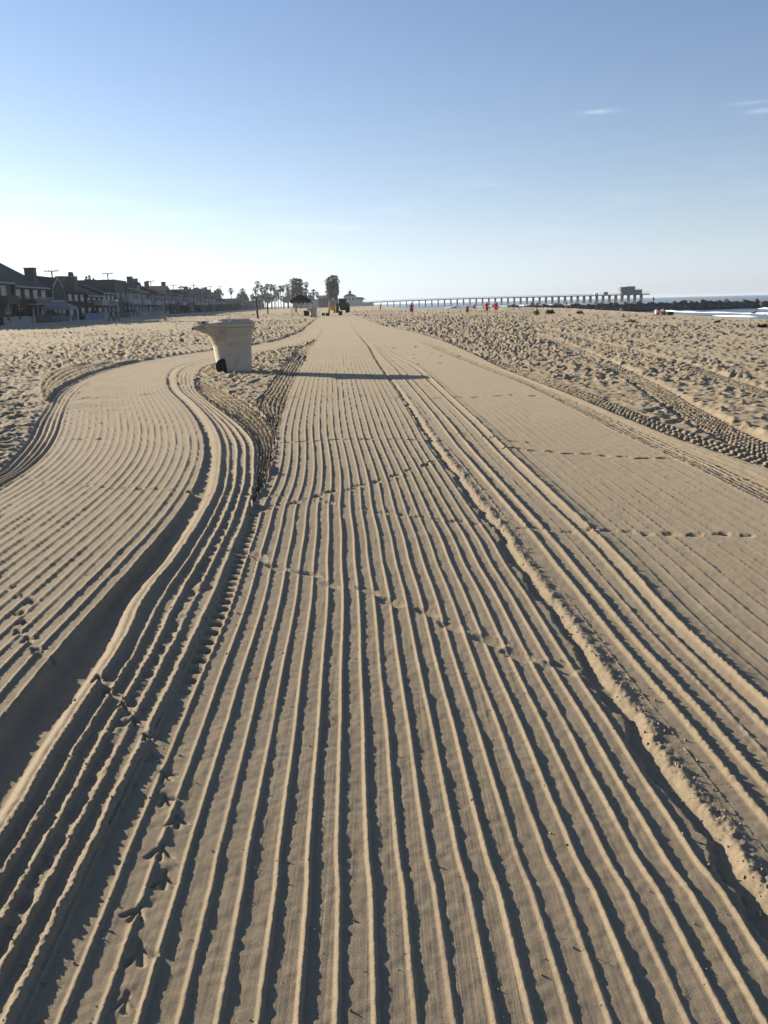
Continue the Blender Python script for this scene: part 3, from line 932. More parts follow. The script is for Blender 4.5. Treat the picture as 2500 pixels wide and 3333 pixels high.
breaker("breaking_wave", [(75.5, 236), (70.5, 205), (68.8, 182), (71, 165), (76, 140), (82, 118)], 0.9, 0.2,
        "long white breaker rolling in between the shore and the rock jetty", 1)
breaker("breaking_wave", [(99, 226), (95, 212), (92, 200), (91, 186), (92, 170)], 1.5, 0.5,
        "taller white breaker close to the jetty at the right edge", 2)
breaker("breaking_wave", [(61.5, 160), (60.5, 148), (60.5, 138)], 0.9, 0.14, "thin low line of foam nearest the wet sand", 3)
breaker("breaking_wave", [(63.5, 140), (64.5, 128), (66, 116)], 1.0, 0.16, "short low line of foam at the right edge below the swimmer", 4)
breaker("breaking_wave", [(40, 520), (60, 545), (86, 530), (112, 500)], 5.0, 0.9, "wide white surf under the pier seen behind the children in red", 5)
breaker("breaking_wave", [(26, 430), (44, 470), (66, 470)], 3.5, 0.6, "hazy surf line left of the jetty in front of the pier", 6)
breaker("breaking_wave", [(74, 420), (92, 400), (104, 380)], 3.0, 0.7, "white surf showing over the shoreward end of the jetty rocks", 7)


# ------------------------------------------------------------------ jetty of boulders
def rock_mesh(seed):
    r = random.Random(seed)
    bm = bmesh.new()
    bmesh.ops.create_icosphere(bm, subdivisions=2, radius=1.0)
    planes = [Vector((r.uniform(-1, 1), r.uniform(-1, 1), r.uniform(-1, 1))).normalized() for _ in range(9)]
    for v in bm.verts:
        s = 1.0
        for p in planes:
            d = v.co.dot(p)
            if d > 0.62:
                s = min(s, 0.62 / d)
        v.co = v.co * s * (1 + r.uniform(-0.04, 0.04))
        v.co.z *= 0.8
    me = bpy.data.meshes.new("rock")
    bm.to_mesh(me)
    bm.free()
    me.materials.append(M['rock'])
    return me


ROCKS = [rock_mesh(i) for i in range(8)]
jet = thing("rock_jetty", "long low jetty of dark boulders running out from the sand into the sea", "jetty", (20, 238, -1.4))
rr = random.Random(5)
n_r = 0
for i in range(150):
    t = i / 149
    x = t * 108
    for lane in range(2):
        if lane == 1 and i % 2:
            continue
        o = bpy.data.objects.new("rock", ROCKS[rr.randrange(8)])
        COL.objects.link(o)
        o.parent = jet
        top = 0.35 + 0.45 * min(1, x / 18) + rr.uniform(-0.22, 0.30)
        s = rr.uniform(0.95, 1.5)
        yy = rr.uniform(-1.0, 0.5) if lane == 0 else rr.uniform(-2.6, -1.5)
        zz = (top if lane == 0 else top - 0.9) + 0.35 - s * 0.2
        o.location = (x + rr.uniform(-0.4, 0.4), yy - 0.06 * x, zz)
        o.scale = (s * rr.uniform(0.9, 1.3), s, s * rr.uniform(0.9, 1.2))
        o.rotation_euler = (rr.uniform(-0.5, 0.5), rr.uniform(-0.5, 0.5), rr.uniform(0, 6.28))
        n_r += 1
core = MB()
core.prism([(-3.2, -1.2), (3.0, -1.2), (1.1, 0.9), (-1.3, 0.9)], 'x', 3, 108)
co = core.build("core", M['rock'], jet)
for v in co.data.vertices:
    v.co.y -= 0.06 * v.co.x

# ------------------------------------------------------------------ the pier
PIER_Y = 830.0
PX0, PX1 = -14.0, 255.0


def deck_z(x):
    return float(np.interp(x, [-14, 20, 80, 255], [3.3, 4.1, 4.75, 4.85]))


pier = thing("pier", "long timber pier on rows of piles crossing the hazy horizon", "pier", (0, PIER_Y, 0))
d = MB()
px_ = list(np.linspace(PX0 - 2, PX1, 30))
W = 4.6
for a, b in zip(px_[:-1], px_[1:]):
    za, zb = deck_z(a), deck_z(b)
    d.add([(a, -W, za), (b, -W, zb), (b, W, zb), (a, W, za), (a, -W, za - 0.75), (b, -W, zb - 0.75), (b, W, zb - 0.75), (a, W, za - 0.75)],
          [(0, 1, 2, 3), (7, 6, 5, 4), (0, 4, 5, 1), (2, 6, 7, 3)])
d.build("deck", M['pier_wood'], pier)
for side in (-W + 0.1, W - 0.1):
    rl = MB()
    for a, b in zip(px_[:-1], px_[1:]):
        for hz in (0.55, 1.05):
            rl.tube([(a, side, deck_z(a) + hz), (b, side, deck_z(b) + hz)], 0.06, 4)
    for x in np.arange(PX0, PX1, 3.0):
        rl.box(x - 0.06, x + 0.06, side - 0.05, side + 0.05, deck_z(x), deck_z(x) + 1.1)
    rl.build("railing", M['pier_wood'], pier)
x = 2.0
while x < 252:
    zt = deck_z(x)
    b = MB()
    b.box(x - 0.28, x + 0.28, -W + 0.2, W - 0.2, zt - 1.25, zt - 0.76)
    k = 5
    for j in range(k):
        yy = -W + 0.6 + j * (2 * W - 1.2) / (k - 1)
        b.tube([(x + random.uniform(-0.15, 0.15), yy * 1.08, -4.5), (x, yy, zt - 1.2)], [0.36, 0.33], 6)
    b.build("pile_row", M['pier_wood'], pier)
    x += 6.0
for x in (5, 36, 70, 105, 140, 178, 205, 224, 253):
    lp = MB()
    z0 = deck_z(x)
    lp.tube([(x, -W + 0.3, z0), (x, -W + 0.3, z0 + 5.2)], [0.12, 0.07], 6)
    lp.tube([(x, -W + 0.3, z0 + 5.1), (x + 1.0, -W + 0.3, z0 + 5.3)], [0.06, 0.06], 5)
    lp.build("lamp_post", M['grey_metal'], pier)

rest = thing("pier_restaurant", "two storey grey building at the seaward end of the pier", "building", (238, PIER_Y, 4.86))
b = MB()
b.box(-4.5, 3.0, -3.9, 3.9, 0, 6.9)
b.build("wall", M['pier_wall'], rest)
b = MB()
b.box(3.0, 9.6, -3.7, 3.7, 0, 3.8)
b.build("lower_wing", M['pier_wall'], rest)
b = MB()
b.box(-10.6, -4.5, -3.3, 3.3, 3.0, 6.9)
b.build("glazed_upper_room", M['pier_wall'], rest, label="pale glazed upper room on stilts")
b = MB()
b.box(-9.3, -4.5, -2.4, 2.4, 0, 3.0)
b.build("lower_room", M['pier_wall'], rest)
for k in range(4):
    b = MB()
    b.box(-10.2 + k * 1.45, -9.0 + k * 1.45, -3.36, -3.26, 3.7, 5.6)
    b.build("window", M['glass'], rest)
for k in range(3):
    b = MB()
    b.box(-10.3 + k * 2.8, -10.0 + k * 2.8, -3.0, -2.7, 0, 3.0)
    b.build("stilt", M['pier_wood'], rest)
b = MB()
b.box(-4.8, 3.3, -4.2, 4.2, 6.9, 7.25)
b.build("roof", M['roof_tile'], rest)
b = MB()
b.box(3.0, 9.9, -4.0, 4.0, 3.8, 4.05)
for k in range(6):
    b.box(3.3 + k * 1.25, 3.4 + k * 1.25, -3.9, -3.8, 4.05, 5.0)
b.box(3.3, 9.6, -3.9, -3.82, 4.9, 5.0)
b.build("roof_terrace", M['pier_wood'], rest)
sh = MB()
sh.box(-1.6, 1.6, -1.2, 1.2, 0.0, 1.6)
sh.box(-1.75, 1.75, -1.35, 1.35, 1.6, 1.75)
o = sh.build("kiosk", M['white_paint'])
o.location = (205, PIER_Y - 1.5, 4.86)
tag(o, "small white kiosk on the pier deck left of the restaurant", "kiosk")
sh = MB()
sh.box(-1.8, 1.8, -1.2, 1.2, 0.0, 2.0)
sh.prism([(-1.4, 2.0), (1.4, 2.0), (0, 2.7)], 'x', -2.0, 2.0)
o = sh.build("deck_shed", M['pier_wall'])
o.location = (214, PIER_Y - 1.5, 4.86)
tag(o, "small grey shed on the pier deck beside the restaurant", "shed")

# tower building at the foot of the pier
tw = thing("pier_head_building", "hazy building with a cupola and spire at the shore end of the pier", "building", (-25, PIER_Y - 8, 0))
b = MB()
b.box(-7.6, 3.6, -5, 5, -0.3, 9.2)
b.build("wall", M['stucco'], tw)
b = MB()
b.box(3.6, 10.0, -4.5, 4.5, -0.3, 6.2)
b.build("side_wing", M['stucco'], tw)
b = MB()
b.add([(-8.4, -5.8, 9.2), (4.4, -5.8, 9.2), (4.4, 5.8, 9.2), (-8.4, 5.8, 9.2), (-4, -1.5, 11.4), (0, -1.5, 11.4), (0, 1.5, 11.4), (-4, 1.5, 11.4)],
      [(0, 3, 2, 1), (4, 5, 6, 7), (0, 1, 5, 4), (1, 2, 6, 5), (2, 3, 7, 6), (3, 0, 4, 7)])
rf = b.build("roof", M['roof_tile'], tw)
b = MB()
b.box(-3.1, -0.9, -1.1, 1.1, 11.3, 12.6)
b.lathe([(1.9, 12.6), (1.7, 12.9), (1.2, 13.6), (0.5, 14.1), (0.12, 14.8), (0.06, 17.2)], 10, -2.0, 0)
b.build("cupola", M['roof_tile'], rf)
b = MB()
b.add([(3.0, -5.2, 6.2), (13.0, -5.2, 5.9), (13.0, 5.2, 5.9), (3.0, 5.2, 6.2), (4, -1, 8.4), (10, -1, 7.9), (10, 1, 7.9), (4, 1, 8.4)],
      [(0, 3, 2, 1), (4, 5, 6, 7), (0, 1, 5, 4), (1, 2, 6, 5), (2, 3, 7, 6), (3, 0, 4, 7)])
b.build("wing_roof", M['roof_tile'], tw)
for k in range(3):
    b = MB()
    b.box(-6.4 + k * 3.3, -4.6 + k * 3.3, -5.06, -4.96, 5.6, 7.6)
    b.build("window", M['glass'], tw)
b = MB()
b.box(-18, 20, -6.5, -5.4, -0.4, 2.9)
b.build("terrace_wall", M['stucco'], tw)

# far low town blocks between the canopy and the pier
for i, (x, y, w, dd, h) in enumerate([(-52, 640, 14, 12, 5.5), (-40, 660, 10, 12, 7.0), (-33, 690, 12, 12, 5.0), (-60, 700, 16, 12, 7.5), (-47, 730, 9, 9, 6.0)]):
    t = thing("town_building", "hazy low town block between canopy tent and tractor, %s from the nearest" % nth(i + 1), "building", (x, y, 0), -0.05, "far town blocks")
    b = MB()
    b.box(-w / 2, w / 2, -dd / 2, dd / 2, -0.3, h)
    b.build("wall", M['pier_wall'] if i % 2 else M['stucco'], t)
    b = MB()
    if i % 2:
        b.prism([(-dd / 2 - 0.5, h), (dd / 2 + 0.5, h), (0, h + 1.8)], 'x', -w / 2 - 0.4, w / 2 + 0.4)
    else:
        b.box(-w / 2 - 0.3, w / 2 + 0.3, -dd / 2 - 0.3, dd / 2 + 0.3, h, h + 0.5)
    b.build("roof", M['roof_tile'], t)
    for k in range(int(w // 3)):
        b = MB()
        b.box(-w / 2 + 0.8 + k * 3, -w / 2 + 2.2 + k * 3, -dd / 2 - 0.05, -dd / 2 + 0.05, h * 0.45, h * 0.72)
        b.build("window", M['glass'], t)


# ------------------------------------------------------------------ promenade and the row of beach houses
ROW_A = math.atan(0.083)


def row_pt(off, y):
    """A point off metres seawards of the house fronts at distance y."""
    return (-53.4 - 0.083 * (y - 118.5) + off, y)


b = MB()
pts = [row_pt(3.6, y) for y in (30, 118, 300, 600, 1000)]
pts2 = [row_pt(8.2, y) for y in (30, 118, 300, 600, 1000)]
n = len(pts)
b.v = [(x, y, -0.12) for x, y in pts] + [(x, y, -0.12) for x, y in pts2] + [(x, y, 0.06) for x, y in pts] + [(x, y, 0.06) for x, y in pts2]
for i in range(n - 1):
    b.f += [(2 * n + i, 3 * n + i, 3 * n + i + 1, 2 * n + i + 1), (n + i, n + i + 1, 3 * n + i + 1, 3 * n + i), (i, 2 * n + i, 2 * n + i + 1, i + 1)]
o = b.build("promenade_pavement", M['concrete'])
tag(o, "concrete promenade between the houses and the sand", None, kind="structure")

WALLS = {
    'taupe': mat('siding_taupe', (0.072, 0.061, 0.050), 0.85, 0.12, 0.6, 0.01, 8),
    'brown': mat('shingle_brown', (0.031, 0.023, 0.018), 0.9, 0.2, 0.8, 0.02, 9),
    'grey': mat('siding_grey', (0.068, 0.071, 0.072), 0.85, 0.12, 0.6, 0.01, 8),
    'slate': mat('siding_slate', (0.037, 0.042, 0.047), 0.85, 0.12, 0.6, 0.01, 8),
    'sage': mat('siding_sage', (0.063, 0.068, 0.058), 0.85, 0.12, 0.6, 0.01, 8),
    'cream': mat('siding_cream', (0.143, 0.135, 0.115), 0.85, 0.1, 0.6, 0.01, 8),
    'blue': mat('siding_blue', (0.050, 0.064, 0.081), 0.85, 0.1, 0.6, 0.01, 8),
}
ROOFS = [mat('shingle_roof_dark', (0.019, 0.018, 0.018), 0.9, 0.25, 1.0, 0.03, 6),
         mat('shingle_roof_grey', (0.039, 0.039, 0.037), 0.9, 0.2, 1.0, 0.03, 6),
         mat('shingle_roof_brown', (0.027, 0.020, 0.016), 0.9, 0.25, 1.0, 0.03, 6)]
M['brick'] = mat('chimney_brick', (0.10, 0.085, 0.075), 0.9, 0.3, 4, 0.02, 12)
TRIM = mat('trim_paint', (0.27, 0.27, 0.27), 0.7, 0.12, 3, dirt=0.2)


def window(parent, y, z, w, h, x=0.0, curtain=False, detail=True, bars=1):
    """A window in the seaward front: frame ring, glass (or drawn curtain) set back, glazing bars."""
    b = MB()
    t = 0.10
    for a in ((y - w / 2, y - w / 2 + t, z, z + h), (y + w / 2 - t, y + w / 2, z, z + h),
              (y - w / 2 + t, y + w / 2 - t, z, z + t), (y - w / 2 + t, y + w / 2 - t, z + h - t, z + h)):
        b.box(x - 0.02, x + 0.08, a[0], a[1], a[2], a[3])
    if detail:
        for k in range(bars):
            yy = y - w / 2 + (k + 1) * w / (bars + 1)
            b.box(x - 0.01, x + 0.06, yy - 0.035, yy + 0.035, z + t, z + h - t)
    o = b.build("window", TRIM, parent)
    b = MB()
    b.box(x - 0.03, x + 0.025, y - w / 2 + t, y + w / 2 - t, z + t, z + h - t)
    b.build("curtain" if curtain else "pane", M['curtain'] if curtain else M['glass'], o)
    return o


def side_window(parent, x, z, w, h, yside):
    b = MB()
    b.box(x - w / 2, x + w / 2, yside - 0.07, yside + 0.02, z, z + h)
    o = b.build("window", TRIM, parent)
    b = MB()
    b.box(x - w / 2 + 0.1, x + w / 2 - 0.1, yside - 0.09, yside - 0.065, z + 0.1, z + h - 0.1)
    b.build("pane", M['glass'], o)


def balcony(parent, y, w, z, depth=1.4, solid=True, m=None, roof=False):
    b = MB()
    b.box(0.0, depth, y - w / 2, y + w / 2, z - 0.18, z)
    o = b.build("balcony", m or TRIM, parent)
    if solid:
        b = MB()
        b.box(depth - 0.08, depth, y - w / 2, y + w / 2, z + 0.002, z + 0.95)
        b.box(0.0, depth - 0.082, y - w / 2, y - w / 2 + 0.08, z + 0.002, z + 0.95)
        b.build("parapet", m or TRIM, o)
    else:
        b = MB()
        b.box(depth - 0.07, depth, y - w / 2, y + w / 2, z + 0.9, z + 0.98)
        b.box(0, depth, y - w / 2, y - w / 2 + 0.07, z + 0.9, z + 0.98)
        k = int(w / 0.45)
        for j in range(k + 1):
            yy = y - w / 2 + j * (w - 0.1) / max(k, 1)
            b.box(depth - 0.06, depth - 0.01, yy, yy + 0.09, z + 0.002, z + 0.9)
        b.build("railing", TRIM, o)
    for s in (-1, 1):
        b = MB()
        yy = y + s * (w / 2 - 0.12)
        b.box(depth - 0.16, depth - 0.02, yy - 0.07, yy + 0.07, 0.0, z - 0.18)
        b.build("post", TRIM, parent)
    return o


def chimney(parent, x, y, w, dd, z0, z1, pots=0, cap=True):
    b = MB()
    b.box(x - dd / 2, x + dd / 2, y - w / 2, y + w / 2, z0, z1)
    o = b.build("chimney", M['brick'], parent)
    if cap:
        b = MB()
        b.box(x - dd / 2 - 0.1, x + dd / 2 + 0.1, y - w / 2 - 0.1, y + w / 2 + 0.1, z1, z1 + 0.16)
        b.build("cap", TRIM if pots else M['brick'], o)
    for k in range(pots):
        b = MB()
        yy = y + (k - (pots - 1) / 2) * w * 0.55
        b.lathe([(0.34, z1 + 0.16), (0.34, z1 + 0.5), (0.22, z1 + 0.95)], 8, x, yy)
        b.build("chimney_pot", M['black'], o)
    return o


def house(label, y0, y1, roof, eave, ridge, wall='taupe', rc=0, depth=17.0, rb=6.5, setback=0.0, detail=2,
          chim=(), bal=None, upper=3, lower=3, curtains=(), dormer=None, fascia=True, gap=0.9, group="beach houses"):
    yc = (y0 + y1) / 2
    w = (y1 - y0) - gap
    fx, fy = row_pt(-setback, yc)
    t = thing("beach_house", label, "house", (fx, fy, 0.0), ROW_A, group)
    wm, rm = WALLS[wall], ROOFS[rc]
    b = MB()
    b.box(-depth, 0, -w / 2, w / 2, -0.3, eave)
    b.build("wall", wm, t)
    b = MB()
    ov = 0.45
    if roof == 'side':
        b.prism([(0.55, eave - 0.12), (-rb, ridge), (-depth - 0.5, eave - 0.12), (-depth, eave - 0.3), (0.5, eave - 0.3)], 'y', -w / 2 - ov, w / 2 + ov)
        b.v = [(p[0], p[1], p[2]) for p in b.v]
    elif roof == 'front':
        b.prism([(-w / 2 - ov, eave - 0.25), (w / 2 + ov, eave - 0.25), (0, ridge)], 'x', -depth - 0.3, 0.12)
    elif roof == 'gambrel':
        kz = eave + (ridge - eave) * 0.62
        b.prism([(-w / 2 - ov, eave - 0.2), (w / 2 + ov, eave - 0.2), (w / 2 - w * 0.13, kz), (0, ridge), (-w / 2 + w * 0.13, kz)], 'x', -depth - 0.3, 0.02)
    else:
        b.box(-depth - 0.2, 0.35, -w / 2 - 0.2, w / 2 + 0.2, eave, eave + 0.35)
    rf = b.build("roof", rm, t)
    if roof in ('front', 'gambrel'):
        b = MB()
        if roof == 'front':
            chain = [(-w / 2 - ov, eave - 0.25), (0, ridge), (w / 2 + ov, eave - 0.25)]
        else:
            kz = eave + (ridge - eave) * 0.62
            chain = [(-w / 2 - ov, eave - 0.2), (-w / 2 + w * 0.13, kz), (0, ridge), (w / 2 - w * 0.13, kz), (w / 2 + ov, eave - 0.2)]
        for (a, az_), (c, cz) in zip(chain[:-1], chain[1:]):
            b.add([(0.13, a, az_ - 0.30), (0.13, c, cz - 0.30), (0.13, c, cz + 0.04), (0.13, a, az_ + 0.04),
                   (0.22, a, az_ - 0.30), (0.22, c, cz - 0.30), (0.22, c, cz + 0.04), (0.22, a, az_ + 0.04)],
                  [(0, 3, 2, 1), (4, 5, 6, 7), (0, 1, 5, 4), (2, 3, 7, 6), (1, 2, 6, 5), (3, 0, 4, 7)])
        b.build("bargeboard", TRIM, rf)
        if roof == 'gambrel':
            b = MB()
            b.box(0.025, 0.06, -w / 2 + 0.3, w / 2 - 0.3, eave - 0.2, eave + 0.1)
            b.build("beam", TRIM, t)
    elif fascia and detail:
        b = MB()
        zf = eave - 0.28 if roof == 'side' else eave + 0.08
        b.box(0.56, 0.63, -w / 2 - ov, w / 2 + ov, zf, zf + 0.24) if roof == 'side' else b.box(0.36, 0.42, -w / 2 - 0.2, w / 2 + 0.2, zf, zf + 0.2)
        b.build("fascia", TRIM, rf)
    if dormer is not None:
        dy, dw, dz, dh = dormer
        b = MB()
        b.box(-4.0, -0.4, dy - dw / 2, dy + dw / 2, dz, dz + dh * 0.55)
        b.prism([(dy - dw / 2 - 0.3, dz + dh * 0.55), (dy + dw / 2 + 0.3, dz + dh * 0.55), (dy, dz + dh)], 'x', -4.2, -0.25)
        dm = b.build("dormer", rm, rf)
        b = MB()
        for s in (-1, 1):
            b.add([(-0.24, dy + s * (dw / 2 + 0.3), dz + dh * 0.45), (-0.24, dy, dz + dh * 0.9), (-0.24, dy, dz + dh + 0.05), (-0.24, dy + s * (dw / 2 + 0.3), dz + dh * 0.6),
                   (-0.14, dy + s * (dw / 2 + 0.3), dz + dh * 0.45), (-0.14, dy, dz + dh * 0.9), (-0.14, dy, dz + dh + 0.05), (-0.14, dy + s * (dw / 2 + 0.3), dz + dh * 0.6)],
                  [(0, 1, 2, 3), (7, 6, 5, 4), (0, 4, 5, 1), (3, 2, 6, 7)])
        b.build("dormer_trim", TRIM, dm)
    for c in chim:
        chimney(rf, *c)
    mid = min(eave * 0.52, 3.1)
    if detail >= 1:
        for k in range(upper):
            yy = -w / 2 + (k + 0.5) * w / upper
            window(t, yy, mid + 0.75, min(2.3, w / upper * 0.62), min(1.7, eave - mid - 1.2), 0.0, k in curtains, detail > 1, 2)
        for k in range(lower):
            yy = -w / 2 + (k + 0.5) * w / lower
            if k == lower // 2:
                b = MB()
                b.box(-0.02, 0.07, yy - 0.6, yy + 0.6, 0.05, 2.2)
                dr = b.build("door", TRIM if (k + int(y0)) % 2 else M['slate_door'], t)
                b = MB()
                b.box(0.075, 0.11, yy + 0.40, yy + 0.46, 1.0, 1.15)
                b.build("handle", M['grey_metal'], dr)
            else:
                window(t, yy, 0.75, min(2.4, w / lower * 0.62), 1.5, 0.0, (k + int(y1)) % 3 == 0, detail > 1, 1)
    if bal:
        for args in bal:
            balcony(t, *args[:4], **(args[4] if len(args) > 4 else {}))
    return t


M['slate_door'] = mat('door_dark', (0.06, 0.07, 0.09), 0.6, 0.1, 3)

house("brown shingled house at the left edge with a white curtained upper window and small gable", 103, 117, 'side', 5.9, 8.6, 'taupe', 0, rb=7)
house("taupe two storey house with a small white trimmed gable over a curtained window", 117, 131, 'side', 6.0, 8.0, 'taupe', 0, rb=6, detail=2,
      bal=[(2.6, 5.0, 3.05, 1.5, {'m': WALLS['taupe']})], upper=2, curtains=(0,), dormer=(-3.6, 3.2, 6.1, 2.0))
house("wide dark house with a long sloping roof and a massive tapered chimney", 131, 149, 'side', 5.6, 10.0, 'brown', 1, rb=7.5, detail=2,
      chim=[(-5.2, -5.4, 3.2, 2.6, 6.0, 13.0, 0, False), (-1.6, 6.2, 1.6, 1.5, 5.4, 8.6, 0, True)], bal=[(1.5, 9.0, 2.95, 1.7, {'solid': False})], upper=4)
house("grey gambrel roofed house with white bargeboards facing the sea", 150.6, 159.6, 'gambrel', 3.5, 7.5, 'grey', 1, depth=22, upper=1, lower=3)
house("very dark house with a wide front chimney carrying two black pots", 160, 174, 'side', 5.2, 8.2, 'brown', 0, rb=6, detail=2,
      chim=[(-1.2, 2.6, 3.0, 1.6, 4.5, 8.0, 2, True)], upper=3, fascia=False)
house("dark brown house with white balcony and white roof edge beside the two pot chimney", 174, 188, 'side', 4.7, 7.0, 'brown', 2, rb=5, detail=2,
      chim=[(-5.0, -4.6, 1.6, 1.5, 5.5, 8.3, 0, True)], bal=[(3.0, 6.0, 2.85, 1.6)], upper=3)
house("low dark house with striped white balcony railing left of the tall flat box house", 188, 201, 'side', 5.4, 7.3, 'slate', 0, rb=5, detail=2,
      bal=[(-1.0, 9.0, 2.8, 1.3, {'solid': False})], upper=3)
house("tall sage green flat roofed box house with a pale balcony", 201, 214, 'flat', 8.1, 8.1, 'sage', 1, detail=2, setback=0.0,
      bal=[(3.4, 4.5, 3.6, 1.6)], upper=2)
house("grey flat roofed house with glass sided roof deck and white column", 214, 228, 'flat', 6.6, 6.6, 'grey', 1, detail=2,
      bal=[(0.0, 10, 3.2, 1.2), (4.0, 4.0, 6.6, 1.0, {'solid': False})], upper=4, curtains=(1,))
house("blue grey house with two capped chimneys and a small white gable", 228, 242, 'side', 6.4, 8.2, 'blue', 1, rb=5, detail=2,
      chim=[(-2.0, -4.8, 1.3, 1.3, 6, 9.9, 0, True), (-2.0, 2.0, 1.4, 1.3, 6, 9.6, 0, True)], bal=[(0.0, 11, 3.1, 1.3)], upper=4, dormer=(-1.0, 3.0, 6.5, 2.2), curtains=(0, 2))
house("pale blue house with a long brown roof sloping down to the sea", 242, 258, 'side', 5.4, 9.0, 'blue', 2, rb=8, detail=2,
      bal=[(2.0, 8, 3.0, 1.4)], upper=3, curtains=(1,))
r_ = random.Random(21)
y = 258.0
i = 0
names = ['grey', 'brown', 'slate', 'taupe', 'sage', 'blue']
while y < 900:
    wd = r_.uniform(12.5, 15.5) * (1 if y < 480 else 1.5)
    i += 1
    rf = r_.choice(['side', 'front', 'flat', 'side'])
    ev = r_.uniform(5.0, 7.4) * (1.0 if y < 420 else 0.85)
    rg = ev + (r_.uniform(1.6, 2.8) if rf != 'flat' else 0)
    ch = [(-r_.uniform(1.5, 5), r_.uniform(-4, 4), 1.3, 1.2, ev - 0.5, rg + r_.uniform(0.6, 1.3), 0, True)] if r_.random() < 0.55 else []
    wl_ = r_.choice(names)
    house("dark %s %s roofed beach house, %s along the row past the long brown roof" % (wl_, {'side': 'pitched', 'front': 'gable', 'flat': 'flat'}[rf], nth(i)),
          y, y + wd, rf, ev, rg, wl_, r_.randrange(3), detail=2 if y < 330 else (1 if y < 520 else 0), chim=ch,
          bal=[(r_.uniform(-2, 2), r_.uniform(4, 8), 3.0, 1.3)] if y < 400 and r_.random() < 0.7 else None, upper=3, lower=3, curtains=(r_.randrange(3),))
    y += wd

# low garden walls and fences along the patios
gw = [(117.6, 130.4, 1.0, 'concrete', "low concrete patio wall before the taupe house"), (131.6, 144.4, 1.25, 'wood_pole', "dark timber patio fence before the house with the massive chimney"),
      (160.5, 173.5, 1.1, 'blue_plastic', "blue green glass patio screen before the dark two pot house"), (174.5, 187.5, 1.1, 'concrete', "grey patio wall before the house with the white balcony"),
      (188.5, 200.5, 1.2, 'wood_pole', "dark patio fence before the low house with striped railing"), (201.5, 213.5, 1.1, 'canvas', "pale patio wall before the tall box house"),
      (214.5, 227.5, 1.0, 'concrete', "grey patio wall before the house with roof deck"), (228.5, 241.5, 1.1, 'canvas', "pale patio wall before the two chimney house"),
      (242.5, 257.5, 1.0, 'concrete', "grey patio wall before the pale blue house")]
for a, c, h, mk, lb in gw:
    cx, cy = row_pt(3.0, (a + c) / 2)
    b = MB()
    L = (c - a) / 2
    b.box(-0.10, 0.10, -L, L, -0.2, h)
    b.box(-0.16, 0.16, -L - 0.02, L + 0.02, h, h + 0.08)
    for s in (-L, -L / 3, L / 3, L):
        b.box(-0.18, 0.18, s - 0.15, s + 0.15, -0.2, h + 0.15)
    o = b.build("patio_barrier", M[mk])
    o.location = (cx, cy, 0)
    o.rotation_euler = (0, 0, ROW_A)
    tag(o, lb, "wall", "patio walls along the promenade")


# ------------------------------------------------------------------ vegetation
def leaf_cloud(n, lobes, size, seed):
    """Many small leaf-clump faces through the volume of several lobes (cx, cy, cz, r)."""
    r = np.random.RandomState(seed)
    V, F_ = [], []
    tot = sum(l[3] ** 2 for l in lobes)
    for (cx, cy, cz, rad) in lobes:
        k = max(6, int(n * rad ** 2 / tot))
        d = r.normal(size=(k, 3))
        d /= np.linalg.norm(d, axis=1)[:, None]
        rr_ = rad * (0.45 + 0.62 * r.rand(k) ** 0.6)
        p = d * rr_[:, None] * np.array([1, 1, 0.85]) + np.array([cx, cy, cz])
        for q in p:
            a = r.normal(size=3)
            a /= np.linalg.norm(a)
            b_ = np.cross(a, r.normal(size=3))
            b_ /= np.linalg.norm(b_) + 1e-9
            s = size * (0.6 + 0.8 * r.rand())
            o = len(V)
            V += [tuple(q - a * s), tuple(q + b_ * s * 0.6), tuple(q + a * s), tuple(q - b_ * s * 0.6)]
            F_.append((o, o + 1, o + 2, o + 3))
    mbx = MB()
    mbx.v, mbx.f = V, F_
    return mbx


def tree(label, loc, h, cr, seed, m='leaf', n=420, group="trees behind the houses"):
    r = random.Random(seed)
    t = thing("tree", label, "tree", loc, 0, group)
    b = MB()
    b.tube([(0, 0, -0.3), (0.1, 0, h * 0.3), (0.2, 0.1, h * 0.62)], [0.32, 0.24, 0.12], 7)
    for k in range(4):
        a = r.uniform(0, 6.28)
        b.tube([(0.1, 0, h * (0.32 + 0.06 * k)), (math.cos(a) * cr * 0.4, math.sin(a) * cr * 0.4, h * (0.55 + 0.05 * k)),
                (math.cos(a) * cr * 0.7, math.sin(a) * cr * 0.7, h * (0.7 + 0.04 * k))], [0.14, 0.09, 0.03], 5)
    b.build("trunk", M['bark'], t)
    lobes = [(r.uniform(-1, 1) * cr * 0.6, r.uniform(-1, 1) * cr * 0.6, h * r.uniform(0.55, 0.86), cr * r.uniform(0.35, 0.55)) for _ in range(8)]
    leaf_cloud(n, lobes, cr * 0.13, seed).build("crown", M[m], t)
    return t


def shrub(label, loc, h, rad, seed):
    r = random.Random(seed)
    t = thing("shrub", label, "shrub", loc, 0, "shrubs along the promenade")
    b = MB()
    for k in range(4):
        a = r.uniform(0, 6.28)
        b.tube([(0, 0, -0.1), (math.cos(a) * rad * 0.3, math.sin(a) * rad * 0.3, h * 0.6)], [0.05, 0.02], 5)
    b.build("stem", M['bark'], t)
    lobes = [(r.uniform(-.5, .5) * rad, r.uniform(-.5, .5) * rad, h * r.uniform(0.35, 0.75), rad * r.uniform(0.45, 0.65)) for _ in range(5)]
    leaf_cloud(170, lobes, rad * 0.16, seed).build("foliage", M['leaf2'], t)


